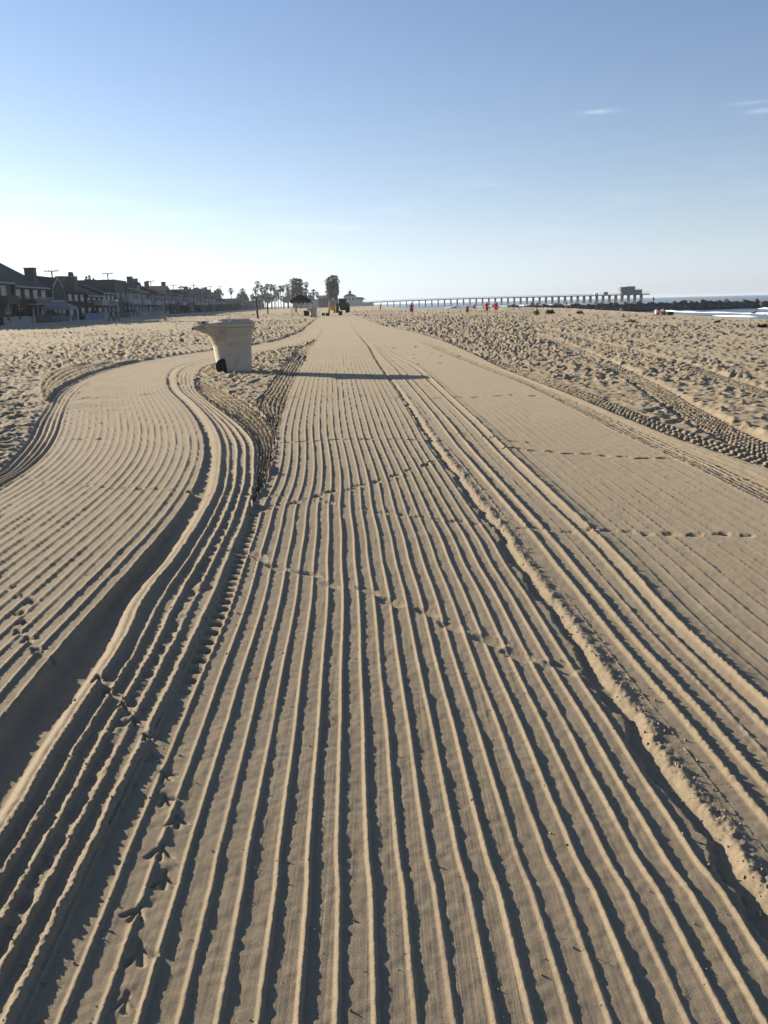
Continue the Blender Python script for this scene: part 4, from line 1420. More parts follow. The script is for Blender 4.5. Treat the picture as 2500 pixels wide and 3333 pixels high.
for k, (yy, off, h, rad, lb) in enumerate([(119, 2.2, 1.7, 1.1, "dark leafy shrub at the left edge before the taupe house"), (123.5, 2.4, 2.0, 1.3, "rounded dark shrub under the taupe balcony"),
                                           (128, 2.2, 2.3, 1.2, "taller dark shrub near the leaning surfboard"), (143, 1.8, 2.3, 1.3, "dark shrub left of the pale garden canopy"),
                                           (172, 2.2, 1.8, 1.2, "dark shrub right of the two walkers in black"), (204, 2.3, 2.6, 1.4, "bushy shrub before the tall box house"),
                                           (208, 2.3, 1.9, 1.1, "small shrub before the pale balcony"), (262, 2.0, 2.8, 1.8, "round bush past the pale blue house"),
                                           (275, 2.0, 3.4, 2.2, "large dark bush before the gabled houses"), (300, 2.0, 3.0, 2.0, "dark bush before the middle of the row"),
                                           (335, 2.0, 3.0, 2.2, "dark bush below the middle utility poles"), (372, 2.0, 3.2, 2.4, "dark bush behind the bin lid"), (420, 2.0, 3.2, 2.6, "dark bush far along the row"),
                                           (470, 2.0, 3.4, 2.8, "dark bush near the far end of the row"), (540, 2.0, 3.6, 3.2, "last dark bush before the fan palms")]):
    x, yv = row_pt(off, yy)
    shrub(lb, (x, yv, 0), h, rad, 40 + k)

tl = [(-88, 272, 12.0, 4.6), (-93, 290, 11.5, 4.4), (-95, 316, 11.2, 3.6), (-98, 345, 11.8, 4.5), (-97, 352, 10.8, 3.8), (-98, 400, 12, 4.5), (-100, 455, 13, 5),
      (-102, 500, 13, 5), (-104, 560, 13, 5.5), (-96, 620, 12, 6), (-88, 640, 11, 6), (-84, 690, 12, 6), (-92, 720, 13, 6), (-82, 760, 11, 6), (-78, 800, 11, 6)]
for k, (x, yy, h, cr) in enumerate(tl):
    tree("dark rounded tree showing over the roofs, %s of the trees from the left" % nth(k + 1), (x, yy, 0), h, cr, 60 + k)
for k, (px_off, yy) in enumerate([(-9, 196), (-9, 200)]):
    x, yv = row_pt(px_off, yy)
    t = thing("cypress_tree", "thin pointed cypress tip over the low roofs, the %s one" % ('left', 'right')[k], "tree", (x, yv, 0), 0, "pointed cypress pair")
    b = MB()
    b.tube([(0, 0, 0), (0, 0, 8)], [0.15, 0.04], 6)
    b.build("trunk", M['bark'], t)
    leaf_cloud(260, [(0, 0, 1.5 + j * 1.0, 0.62 - j * 0.065) for j in range(8)], 0.16, 90 + k).build("crown", M['leaf2'], t)


def palm_crown(seed, fronds=30):
    r = random.Random(seed)
    b = MB()
    for k in range(fronds):
        a = r.uniform(0, 6.283)
        el = r.uniform(-0.65, 1.25)
        L = r.uniform(1.0, 1.5)
        dirv = Vector((math.cos(a) * math.cos(el), math.sin(a) * math.cos(el), math.sin(el)))
        side = Vector((-math.sin(a), math.cos(a), 0))
        tip = dirv * L
        b.tube([(0, 0, 0), tuple(tip * 0.6), tuple(tip)], [0.05, 0.035, 0.03], 3, cap=False)
        upv = dirv.cross(side)
        nb = 9
        for j in range(nb):
            f = (j / (nb - 1) - 0.5) * 2.5
            d = (dirv * math.cos(f) + side * math.sin(f)).normalized()
            R_ = r.uniform(0.8, 1.15) * (1.05 - 0.18 * abs(f))
            d2 = d * R_ - Vector((0, 0, 1)) * (0.22 + 0.30 * r.random())
            w = (side * math.cos(f) - dirv * math.sin(f)) * 0.11
            o = len(b.v)
            m_ = tip + d * R_ * 0.55
            b.v += [tuple(tip), tuple(m_ + w), tuple(tip + d2), tuple(m_ - w)]
            b.f.append((o, o + 1, o + 2, o + 3))
    me = bpy.data.meshes.new("crown")
    me.from_pydata(b.v, [], b.f)
    me.materials.append(M['palm_leaf'])
    return me


def palm_skirt(seed, length):
    r = random.Random(seed)
    b = MB()
    for k in range(int(44 + 26 * length)):
        a = r.uniform(0, 6.283)
        z = -r.uniform(0, length)
        rad = r.uniform(0.35, 0.95) * (1 - 0.25 * (-z) / max(length, 0.1))
        o = len(b.v)
        c, s = math.cos(a), math.sin(a)
        w = r.uniform(0.18, 0.34)
        b.v += [(0.15 * c, 0.15 * s, z), (rad * c - w * s, rad * s + w * c, z - 0.5), ((rad + 0.15) * c, (rad + 0.15) * s, z - r.uniform(1.0, 1.7)), (rad * c + w * s, rad * s - w * c, z - 0.5)]
        b.f.append((o, o + 1, o + 2, o + 3))
    me = bpy.data.meshes.new("dry_leaf_skirt")
    me.from_pydata(b.v, [], b.f)
    me.materials.append(M['palm_dead'])
    return me


CROWNS = [palm_crown(i) for i in range(4)]
SKIRTS = [palm_skirt(i, (0.8, 1.4, 3.0, 5.5)[i]) for i in range(4)]
b = MB()
b.tube([(0, 0, -0.05), (0.0, 0, 0.06), (0.004, 0, 0.5), (0.0, 0, 1.0)], [0.42, 0.30, 0.24, 0.20], 8)
TRUNK = b.mesh("trunk", M['palm_trunk'], True)


def palm(label, x, y, h, cs=1.7, skirt=1, seed=0, group="fan palms"):
    r = random.Random(seed)
    t = thing("fan_palm", label, "palm", (x, y, 0), r.uniform(0, 6.28), group)
    o = link("trunk", TRUNK, t)
    o.scale = (1, 1, h - 0.9 * cs)
    o = link("crown", CROWNS[seed % 4], t)
    o.location = (0, 0, h - 1.1 * cs)
    o.scale = (cs, cs, cs)
    if skirt is not None:
        o = link("dry_leaf_skirt", SKIRTS[skirt], t)
        o.location = (0, 0, h - 1.1 * cs)
        o.scale = (cs, cs, cs)


PALMS_ROW = [(-105.3, 579, 13.1), (-101.3, 604, 13.9), (-91.1, 590, 13.2), (-85.1, 608, 14.5), (-83.7, 610, 18.1), (-75.3, 565, 14.3), (-72.6, 561, 13.2), (-79.3, 627, 16.8), (-71.2, 581, 15.1), (-68.8, 579, 15.0), (-75.1, 640, 13.2), (-68.5, 598, 11.9), (-70.0, 627, 15.1), (-65.0, 598, 14.6), (-63.2, 611, 16.1), (-58.7, 572, 11.6), (-63.6, 611, 9.6)]
PALMS_CL1 = [(-52.0, 537, 17.3), (-49.9, 530, 16.9), (-48.2, 535, 16.8), (-47.4, 533, 16.2), (-50.6, 521, 13.1), (-49.6, 535, 13.8), (-46.8, 532, 11.8), (-43.8, 526, 10.8), (-50.9, 521, 10.2), (-49.7, 537, 10.6)]
PALMS_SING = [(-51.5, 628, 17.4), (-49.9, 643, 10.2), (-48.4, 653, 12.5), (-45.2, 643, 10.5), (-48.2, 655, 5.4)]
PALMS_CL2 = [(-28.9, 505, 15.7), (-27.9, 510, 17.0), (-25.9, 505, 17.4), (-25.0, 511, 17.3), (-24.1, 511, 15.9), (-28.2, 501, 14.0), (-24.6, 502, 12.9), (-28.5, 503, 10.8), (-24.9, 512, 10.4), (-26.7, 505, 14.5), (-28.9, 508, 9.4)]
for k, (x, y, h) in enumerate(PALMS_ROW):
    palm("slender fan palm, %s from the left in the palm row rising behind the houses" % nth(k + 1), x, y, h, 1.15, 0, k)
for k, (x, y, h) in enumerate(PALMS_CL1):
    palm("shaggy fan palm in the clump above the black canopy tent, %s by height" % nth(k + 1), x, y, h, 1.35, 2 if k < 7 else 1, 30 + k, "palm clump over the tent")
for k, (x, y, h) in enumerate(PALMS_SING):
    palm("single slim fan palm right of the dense clump, %s from the left" % nth(k + 1), x, y, h, 1.1, 0, 50 + k, "single palms right of the clump")
for k, (x, y, h) in enumerate(PALMS_CL2):
    palm("dry skirted fan palm in the tall clump behind the tractor, %s by height" % nth(k + 1), x, y, h, 1.2, 3 if h > 12 else 2, 70 + k, "palm clump behind the tractor")


# ------------------------------------------------------------------ utility poles, promenade lamps, net posts
POLES = [(-83.6, 227, 11.9, 2), (-89.2, 292, 13.6, 2), (-95.6, 371, 13.3, 2), (-101, 435, 13.1, 2), (-107.4, 512, 16.2, 1), (-111.3, 559, 14.2, 1), (-115, 603, 16, 1), (-120.7, 672, 17.4, 1)]
for k, (x, y, h, arms) in enumerate(POLES):
    t = thing("utility_pole", "timber utility pole with crossarms above the roofs, %s from the left" % nth(k + 1), "utility pole", (x, y, 0), ROW_A + 0.05, "utility poles")
    b = MB()
    b.tube([(0, 0, -0.3), (0, 0, h)], [0.24, 0.18], 7)
    b.build("pole", M['wood_pole'], t)
    for j in range(arms if k != 4 else 1):
        z = h - 0.15 - j * 2.1 - (1.6 if k == 4 else 0)
        a = MB()
        a.box(-1.85, 1.85, -0.30, -0.11, z - 0.13, z + 0.09)
        for s in (-1, 1):
            a.tube([(s * 0.75, -0.16, z - 0.05), (0, -0.16, z - 0.75)], 0.04, 4)
        ar = a.build("crossarm", M['wood_pole'], t)
        for s in (-1.5, -0.65, 0.9, 1.5) if j == 0 else (-1.4, 1.4):
            c = MB()
            c.lathe([(0.06, z + 0.092), (0.12, z + 0.2), (0.07, z + 0.28), (0.11, z + 0.36), (0.04, z + 0.42)], 7, s, -0.165)
            c.build("insulator", M['grey_metal'], ar)
    if k == 1:
        c = MB()
        c.lathe([(0.26, h - 4.2), (0.28, h - 4.1), (0.28, h - 3.2), (0.2, h - 3.05)], 10, 0.42, 0.0)
        c.build("transformer", M['grey_metal'], t)
for k, yy in enumerate((175, 238, 383, 514)):
    x, yv = row_pt(6.0, yy)
    t = thing("lamp_post", "promenade lamp post with a pale globe, %s from the left" % nth(k + 1), "lamp post", (x, yv, 0.06), 0, "globe lamp posts")
    b = MB()
    b.lathe([(0.16, 0), (0.16, 0.4), (0.08, 0.5), (0.06, 3.1), (0.11, 3.15)], 8)
    b.build("post", M['grey_metal'], t)
    b = MB()
    b.lathe([(0.08, 3.15), (0.24, 3.28), (0.28, 3.42), (0.22, 3.6), (0.05, 3.68)], 10)
    b.build("globe", M['white_paint'], t, True)
for k, (x, y, h, lean, lb) in enumerate([(-31.6, 129.3, 3.1, 0.0, "black net post standing alone in the sand before the pale blue houses"),
                                        (-17.4, 125.2, 3.05, 0.035, "tall black net post in the sand just right of the refuse bin"),
                                        (-24.4, 192, 2.6, 0.0, "thin distant black net post between the bin and the canopy tent")]):
    t = thing("net_post", lb, "post", (x, y, ground_z(x, y) - 0.05), 0, "volleyball net posts")
    t.rotation_euler = (0, -lean, 0)
    b = MB()
    b.tube([(0, 0, -0.3), (0, 0, h)], [0.115, 0.095], 10)
    b.build("post", M['post'], t)
    b = MB()
    b.lathe([(0.13, 0.0), (0.15, 0.05), (0.15, 0.9 if k == 0 else 1.3), (0.12, 0.95 if k == 0 else 1.36)], 10)
    b.build("pad", M['tan_cloth'] if k == 0 else M['black'], t, label="padded sleeve")


# ------------------------------------------------------------------ pop-up canopies
def canopy(name, label, loc, rz, w, eave, peak, fab, leg_m, val=0.42, second=True):
    t = thing(name, label, "canopy", loc, rz)
    a = w / 2
    k = 6
    b = MB()
    rows = [(1.0, 0.0), (0.72, 0.30), (0.45, 0.58)] + ([(0.30, 0.72)] if second else [(0.2, 0.86)])
    rings = []
    for s, f in rows:
        r_l = []
        for e in range(4):
            for j in range(k):
                u = -1 + 2 * j / k
                sag = 0.05 * (1 - u * u) * (1 if s < 1 else 0)
                p = {0: (u, -1), 1: (1, u), 2: (-u, 1), 3: (-1, -u)}[e]
                r_l.append((p[0] * a * s, p[1] * a * s, eave + (peak - eave) * f - sag))
        rings.append(r_l)
    n = 4 * k
    b.v = [p for r_l in rings for p in r_l]
    for i in range(len(rings) - 1):
        for j in range(n):
            b.f.append((i * n + j, i * n + (j + 1) % n, (i + 1) * n + (j + 1) % n, (i + 1) * n + j))
    b.build("roof_fabric", fab, t)
    b = MB()
    z0 = eave + (peak - eave) * (0.62 if second else 0.8)
    q = a * (0.40 if second else 0.24)
    b.add([(-q, -q, z0), (q, -q, z0), (q, q, z0), (-q, q, z0), (0, 0, peak)], [(0, 1, 4), (1, 2, 4), (2, 3, 4), (3, 0, 4)])
    b.build("peak_cap", fab, t)
    for e in range(4):
        b = MB()
        m_ = 10
        for j in range(m_ + 1):
            u = -1 + 2 * j / m_
            p = {0: (u, -1.004), 1: (1.004, u), 2: (-u, 1.004), 3: (-1.004, -u)}[e]
            o = 0.02 * math.sin(j * 2.1 + e)
            b.v += [(p[0] * a, p[1] * a, eave + 0.002), (p[0] * (a + o), p[1] * (a + o), eave - val)]
        b.f = [(2 * j, 2 * j + 2, 2 * j + 3, 2 * j + 1) for j in range(m_)]
        b.build("valance", fab, t)
    for i, (sx, sy) in enumerate(((-1, -1), (1, -1), (1, 1), (-1, 1))):
        b = MB()
        b.box(sx * (a - 0.05) - 0.04, sx * (a - 0.05) + 0.04, sy * (a - 0.05) - 0.04, sy * (a - 0.05) + 0.04, -0.05, eave)
        b.box(sx * (a - 0.05) - 0.10, sx * (a - 0.05) + 0.10, sy * (a - 0.05) - 0.10, sy * (a - 0.05) + 0.10, -0.02, 0.015)
        b.build("leg", leg_m, t)
    return t


tent = canopy("canopy_tent", "black pop-up canopy tent with pale legs set up on the sand", (-13.0, 146.5, 0.0), 0.04, 3.35, 2.55, 3.55, M['canopy_black'], M['white_paint'])
for j in range(9):
    b = MB()
    x0 = -1.25 + j * 0.27
    b.box(x0, x0 + 0.15, -1.712, -1.700, 2.27 + 0.02 * (j % 2), 2.40)
    b.build("valance_print", M['canvas'], tent)
gx, gy = row_pt(4.0, 141)
gz = canopy("garden_canopy", "grey pitched garden canopy on the patio before the gambrel house", (gx, gy, 0.05), ROW_A, 4.4, 2.35, 3.25, M['canvas'], M['white_paint'], 0.5, False)
for yy, xx in ((-2.1, 0.0), (2.1, 0.0)):
    b = MB()
    b.box(-2.0, 2.0, yy - 0.03, yy + 0.03, 0.15, 0.95)
    b.build("side_panel", M['canvas'], gz)
# surfboard leaning on the shrub side of the patio
b = MB()
prof = [(0.03, -1.15), (0.20, -0.9), (0.29, -0.3), (0.30, 0.2), (0.24, 0.75), (0.02, 1.25)]
for r_w, zz in prof:
    b.v += [(-0.035, -r_w, zz), (0.035, -r_w, zz), (0.045, 0, zz), (0.035, r_w, zz), (-0.035, r_w, zz), (-0.045, 0, zz)]
for i in range(len(prof) - 1):
    for j in range(6):
        b.f.append((i * 6 + j, i * 6 + (j + 1) % 6, (i + 1) * 6 + (j + 1) % 6, (i + 1) * 6 + j))
b.f += [tuple(range(6))[::-1], tuple(range(30, 36))]
o = b.build("surfboard", M['white_paint'], smooth=True)
sx, sy = row_pt(3.4, 129)
o.location = (sx, sy, 1.20)
o.rotation_euler = (0.35, 0.12, ROW_A + 0.3)
tag(o, "white surfboard leaning among the shrubs before the houses", "surfboard")


# ------------------------------------------------------------------ refuse bin
def refuse_bin(label, loc, rz):
    t = thing("refuse_bin", label, "bin", loc, rz, "tan beach refuse bins")
    n = 48
    prof = [(0.405, 0.0, 0), (0.44, 0.02, 0), (0.447, 0.06, 0), (0.452, 0.28, 0.015), (0.462, 0.70, 0.065), (0.464, 0.745, 0.072), (0.474, 0.762, 0.075), (0.478, 0.80, 0.085), (0.503, 0.95, 0.135),
            (0.507, 0.975, 0.145), (0.520, 0.992, 0.155), (0.524, 1.03, 0.175), (0.543, 1.15, 0.225), (0.546, 1.172, 0.23), (0.572, 1.176, 0.22), (0.584, 1.195, 0.21),
            (0.586, 1.25, 0.20), (0.574, 1.268, 0.20), (0.54, 1.272, 0.18), (0.52, 1.24, 0.16)]
    b = MB()
    for r, z, fl in prof:
        for k in range(n):
            a = 2 * math.pi * k / n
            rr_ = r + fl * max(0, -math.cos(a)) ** 1.6
            b.v.append((rr_ * math.cos(a), rr_ * math.sin(a), z))
    for i in range(len(prof) - 1):
        for k in range(n):
            b.f.append((i * n + k, i * n + (k + 1) % n, (i + 1) * n + (k + 1) % n, (i + 1) * n + k))
    b.f.append(tuple(range(n))[::-1])
    b.f.append(tuple(range((len(prof) - 1) * n, len(prof) * n)))
    body = b.build("body", M['bin'], t, True)
    # lid: shallow dome with a raised inner panel and a step
    b = MB()
    lp = [(0.560, 1.272), (0.566, 1.292), (0.540, 1.306), (0.47, 1.325), (0.455, 1.345), (0.40, 1.352), (0.12, 1.358)]
    for r, z in lp:
        for k in range(n):
            a = 2 * math.pi * k / n
            rr_ = r + (0.16 * max(0, -math.cos(a)) ** 1.6 if r > 0.53 else 0)
            b.v.append((rr_ * math.cos(a), rr_ * math.sin(a), z + 0.012 * math.cos(a)))
    for i in range(len(lp) - 1):
        for k in range(n):
            b.f.append((i * n + k, i * n + (k + 1) % n, (i + 1) * n + (k + 1) % n, (i + 1) * n + k))
    b.f += [tuple(range(n))[::-1], tuple(range((len(lp) - 1) * n, len(lp) * n))]
    lid = b.build("lid", M['lid'], t, True)
    b = MB()
    b.box(-0.30, 0.40, -0.46, -0.40, 1.338, 1.372)
    b.box(0.36, 0.42, -0.40, 0.40, 1.350, 1.384)
    b.box(-0.30, 0.36, 0.40, 0.46, 1.338, 1.372)
    smooth_edges(b.build("lid_rib", M['lid'], lid), 0.008)
    b = MB()
    b.box(-0.02, 0.03, -0.62, -0.58, 1.30, 1.365)
    smooth_edges(b.build("lid_catch", M['lid'], lid), 0.006)
    # snout with the tow handle on the side turned away from the water
    b = MB()
    yw = 0.30
    outline = [(-0.60, 1.10), (-0.74, 1.20), (-0.60, 1.272), (-0.72, 1.272), (-0.90, 1.235), (-0.985, 1.195), (-0.985, 1.15), (-0.90, 1.12), (-0.76, 1.06)]
    poly = [(-0.58, 1.05), (-0.58, 1.262), (-0.74, 1.262), (-0.93, 1.215), (-0.985, 1.185), (-0.985, 1.145), (-0.80, 1.085), (-0.70, 1.03)]
    b.prism(poly, 'y', -yw, yw)
    smooth_edges(b.build("handle_bracket", M['bin'], t), 0.02, 3)
    b = MB()
    b.tube([(-0.955, -0.40, 1.165), (-0.955, 0.40, 1.165)], 0.034, 12)
    b.build("handle_bar", M['bin'], t, True)
    for s in (-0.405, 0.405):
        b = MB()
        b.tube([(-0.955, s - 0.003, 1.165), (-0.955, s + 0.003, 1.165)], 0.022, 10)
        b.build("bar_end", M['black'], t)
    for yy, sz in ((-0.20, 0.05), (0.02, 0.04), (0.2, 0.05)):
        b = MB()
        b.box(-0.86, -0.66, yy - sz, yy + sz, 1.262, 1.318)
        smooth_edges(b.build("hinge_block", M['lid'], t), 0.01)
    b = MB()
    b.tube([(-0.70, -0.34, 1.31), (-0.70, 0.34, 1.31)], 0.026, 10)
    b.build("hinge_pin", M['black'], t)
    b = MB()
    b.tube([(-0.78, -0.16, 1.31), (-0.785, -0.16, 1.42)], 0.008, 6)
    b.build("hinge_clip", M['white_paint'], t)
    # transport wheels let into the lower side
    for s in (-1, 1):
        b = MB()
        b.tube([(-0.262, s * 0.26, 0.200), (-0.262, s * 0.415, 0.200)], 0.196, 28)
        smooth_edges(b.build("wheel", M['rubber'], t, True), 0.02, 3)
        b = MB()
        b.tube([(-0.262, s * 0.414, 0.200), (-0.262, s * 0.430, 0.200)], [0.06, 0.045], 16)
        b.build("hub", M['black'], t)
        b = MB()
        k = 18
        for i in range(k + 1):
            a = math.radians(-60 + 165 * i / k)
            for rr_, yy in ((0.204, 0.24), (0.204, 0.425), (0.222, 0.425), (0.222, 0.24)):
                b.v.append((-0.262 + rr_ * math.cos(a), s * yy, max(0.0, 0.200 + rr_ * math.sin(a))))
        for i in range(k):
            for j in range(4):
                b.f.append((i * 4 + j, i * 4 + (j + 1) % 4, (i + 1) * 4 + (j + 1) % 4, (i + 1) * 4 + j))
        b.build("wheel_arch", M['bin'], t, True)
    b = MB()
    b.tube([(-0.262, -0.42, 0.200), (-0.262, 0.42, 0.200)], 0.02, 8)
    b.build("axle", M['grey_metal'], t)
    return t


refuse_bin("large tan plastic refuse bin with black wheel and tow handle standing on the sand", (-3.80, 22.5, ground_z(-3.80, 22.3) - 0.035), 0.10)
refuse_bin("small distant tan refuse bin beside the black canopy tent", (-9.4, 125.0, -0.02), 0.1)
# litter tab by the bin
b = MB()
b.box(-0.012, 0.012, -0.006, 0.006, 0, 0.11)
o = b.build("white_stake", M['white_paint'])
o.location = (-2.28, 21.35, ground_z(-2.28, 21.35) - 0.02)
o.rotation_euler = (0.05, 0.08, 0.3)
tag(o, "tiny white stake in the sand right of the big bin", "stake")


# ------------------------------------------------------------------ gear by the canopy
def crate(label, loc, w, dd, h, m, rz=0.0):
    t = thing("storage_bin", label, "storage bin", (loc[0], loc[1], loc[2]), rz, "dark bins by the canopy tent")
    b = MB()
    v = []
    for z, s in ((0, 0.90), (h * 0.88, 1.0), (h * 0.88, 1.06), (h, 1.06)):
        v += [(-w / 2 * s, -dd / 2 * s, z), (w / 2 * s, -dd / 2 * s, z), (w / 2 * s, dd / 2 * s, z), (-w / 2 * s, dd / 2 * s, z)]
    f = [(0, 3, 2, 1)]
    for i in range(3):
        for j in range(4):
            f.append((i * 4 + j, i * 4 + (j + 1) % 4, (i + 1) * 4 + (j + 1) % 4, (i + 1) * 4 + j))
    f.append((12, 13, 14, 15))
    b.add(v, f)
    b.build("tub", m, t)
    b = MB()
    b.box(-w / 2 * 1.02, w / 2 * 1.02, -dd / 2 * 1.02, dd / 2 * 1.02, h + 0.002, h + 0.05)
    smooth_edges(b.build("lid", m, t), 0.015)
    return t


crate("largest black storage bin at the right leg of the canopy tent", (-11.9, 143.5, 0), 0.92, 0.8, 0.82, M['black'])
crate("small dark bin half hidden left of the distant tan bin", (-10.4, 142.0, 0), 0.5, 0.5, 0.42, M['black'])
crate("small dark bin just right of the distant tan bin", (-8.9, 139.5, 0), 0.5, 0.5, 0.40, M['black'])
crate("small dark bin farthest right beside the tyre track", (-8.05, 136.5, 0), 0.6, 0.5, 0.42, M['black'])
crate("dark bin standing before the tractor", (-6.3, 142.2, 0), 0.62, 0.6, 0.62, M['black'])


# ------------------------------------------------------------------ tractor and rake
def wheel(parent, x, y, r, w, rim_m, lugs=18):
    b = MB()
    n = 40
    for i, (rad, off) in enumerate(((r * 0.55, -w * 0.42), (r * 0.9, -w * 0.5), (r * 0.97, -w * 0.3), (r, 0), (r * 0.97, w * 0.3), (r * 0.9, w * 0.5), (r * 0.55, w * 0.42))):
        for k in range(n):
            a = 2 * math.pi * k / n
            q = rad - (0.05 * r if (2 <= i <= 4 and (k + i) % 4 < 2) else 0)
            b.v.append((x + off, y + q * math.cos(a), r + q * math.sin(a)))
    for i in range(6):
        for k in range(n):
            b.f.append((i * n + k, i * n + (k + 1) % n, (i + 1) * n + (k + 1) % n, (i + 1) * n + k))
    b.f += [tuple(range(n))[::-1], tuple(range(6 * n, 7 * n))]
    o = b.build("wheel", M['rubber'], parent)
    b = MB()
    b.tube([(x - w * 0.43, y, r), (x + w * 0.43, y, r)], r * 0.5, 20)
    b.build("rim", rim_m, o)


tr = thing("tractor", "green farm tractor with dark cab seen from behind on the sand track", "tractor", (-7.55, 181.0, 0.02), 0.10)
for s in (-1, 1):
    wheel(tr, s * 1.12, -0.2, 0.93, 0.62, M['yellow'])
    wheel(tr, s * 0.95, 2.5, 0.66, 0.46, M['yellow'])
    b = MB()
    pts = []
    k = 10
    for i in range(k + 1):
        a = math.radians(20 + 140 * i / k)
        for rr_, xx in ((1.02, 0.72), (1.02, 1.38), (1.06, 1.38), (1.06, 0.72)):
            b.v.append((s * xx, -0.2 + rr_ * math.cos(a), 0.93 + rr_ * math.sin(a)))
    for i in range(k):
        for j in range(4):
            b.f.append((i * 4 + j, i * 4 + (j + 1) % 4, (i + 1) * 4 + (j + 1) % 4, (i + 1) * 4 + j))
    b.build("fender", M['tractor_green'], tr)
b = MB()
b.box(-0.42, 0.42, 0.9, 3.3, 0.75, 1.62)
b.prism([(0.9, 1.62), (3.3, 1.62), (3.2, 1.72), (0.9, 1.86)], 'x', -0.38, 0.38)
smooth_edges(b.build("hood", M['tractor_green'], tr), 0.06)
b = MB()
b.box(-0.34, 0.34, -0.9, 0.9, 0.55, 1.25)
b.build("chassis", M['black'], tr)
b = MB()
b.add([(-0.78, -0.75, 1.25), (0.78, -0.75, 1.25), (0.78, 0.95, 1.25), (-0.78, 0.95, 1.25), (-0.70, -0.62, 2.72), (0.70, -0.62, 2.72), (0.70, 0.75, 2.72), (-0.70, 0.75, 2.72)],
      [(0, 3, 2, 1), (4, 5, 6, 7), (0, 1, 5, 4), (1, 2, 6, 5), (2, 3, 7, 6), (3, 0, 4, 7)])
b.build("cab_glass", M['glass'], tr)
b = MB()
for sx in (-1, 1):
    for y0, y1 in ((-0.77, -0.64), (0.97, 0.77)):
        b.tube([(sx * 0.79, y0, 1.25), (sx * 0.71, y1, 2.72)], 0.055, 6)
b.build("cab_frame", M['black'], tr)
b = MB()
b.box(-0.86, 0.86, -0.85, 0.95, 2.72, 2.90)
smooth_edges(b.build("cab_roof", M['tractor_green'], tr), 0.05)
b = MB()
b.tube([(0.5, 1.3, 1.6), (0.5, 1.3, 2.75)], 0.05, 8)
b.build("exhaust", M['black'], tr)
for s in (-1, 1):
    b = MB()
    b.box(s * 0.62 - 0.12, s * 0.62 + 0.12, -0.89, -0.855, 2.76, 2.86)
    b.build("work_lamp", M['white_paint'], tr)
b = MB()
b.box(-0.62, 0.62, -1.35, -0.98, 0.55, 1.5)
b.tube([(-0.3, -0.95, 0.6), (-0.3, -1.6, 0.5)], 0.05, 6)
b.tube([(0.3, -0.95, 0.6), (0.3, -1.6, 0.5)], 0.05, 6)
b.build("rear_linkage", M['black'], tr)

rk = thing("beach_cleaner", "yellow beach cleaning machine with two raised arms left of the tractor", "machine", (-9.9, 183.5, 0.0), 0.10)
b = MB()
b.prism([(-0.9, 0.55), (0.9, 0.55), (1.1, 1.35), (-1.1, 1.35)], 'x', -0.25, 0.85)
smooth_edges(b.build("hopper", M['yellow'], rk), 0.04)
for k, x in enumerate((-0.62, -0.38)):
    b = MB()
    b.add([(x - 0.13, -0.75, 0.9), (x + 0.13, -0.75, 0.9), (x + 0.13, -0.45, 0.9), (x - 0.13, -0.45, 0.9), (x - 0.03 + k * 0.0, -0.66, 2.55), (x + 0.03, -0.66, 2.55), (x + 0.03, -0.54, 2.55), (x - 0.03, -0.54, 2.55)],
          [(0, 3, 2, 1), (4, 5, 6, 7), (0, 1, 5, 4), (1, 2, 6, 5), (2, 3, 7, 6), (3, 0, 4, 7)])
    b.build("arm", M['yellow'], rk)
b = MB()
b.box(-0.8, 0.3, -1.0, -0.2, 0.7, 1.05)
b.build("chassis", M['yellow'], rk)
for s in (-0.62, 0.55):
    wheel(rk, s, 0.0, 0.42, 0.30, M['yellow'])


# ------------------------------------------------------------------ people
def skin_obj(name, joints, edges, m, parent, sub=1):
    """Grow one surface over a joint graph: joints = {name: (x, y, z, rx, ry)}; separate chains each get a root."""
    keys = list(joints)
    idx = {k: i for i, k in enumerate(keys)}
    me = bpy.data.meshes.new(name)
    me.from_pydata([joints[k][:3] for k in keys], [(idx[a], idx[c]) for a, c in edges], [])
    me.materials.append(m)
    o = link(name, me, parent)
    sk = o.modifiers.new("skin", 'SKIN')
    if not me.skin_vertices:
        bm = bmesh.new()
        bm.from_mesh(me)
        bm.verts.layers.skin.verify()
        bm.to_mesh(me)
        bm.free()
    seen = set()
    adj = {k: [] for k in keys}
    for a, c in edges:
        adj[a].append(c)
        adj[c].append(a)
    for k in keys:
        sv = me.skin_vertices[0].data[idx[k]]
        j = joints[k]
        sv.radius = (j[3], j[4] if len(j) > 4 else j[3])
        sv.use_root = False
        if k not in seen:
            sv.use_root = True
            st = [k]
            while st:
                q = st.pop()
                if q in seen:
                    continue
                seen.add(q)
                st += adj[q]
    sk.use_smooth_shade = True
    if sub:
        s = o.modifiers.new("subdivision", 'SUBSURF')
        s.levels = s.render_levels = sub
    return o


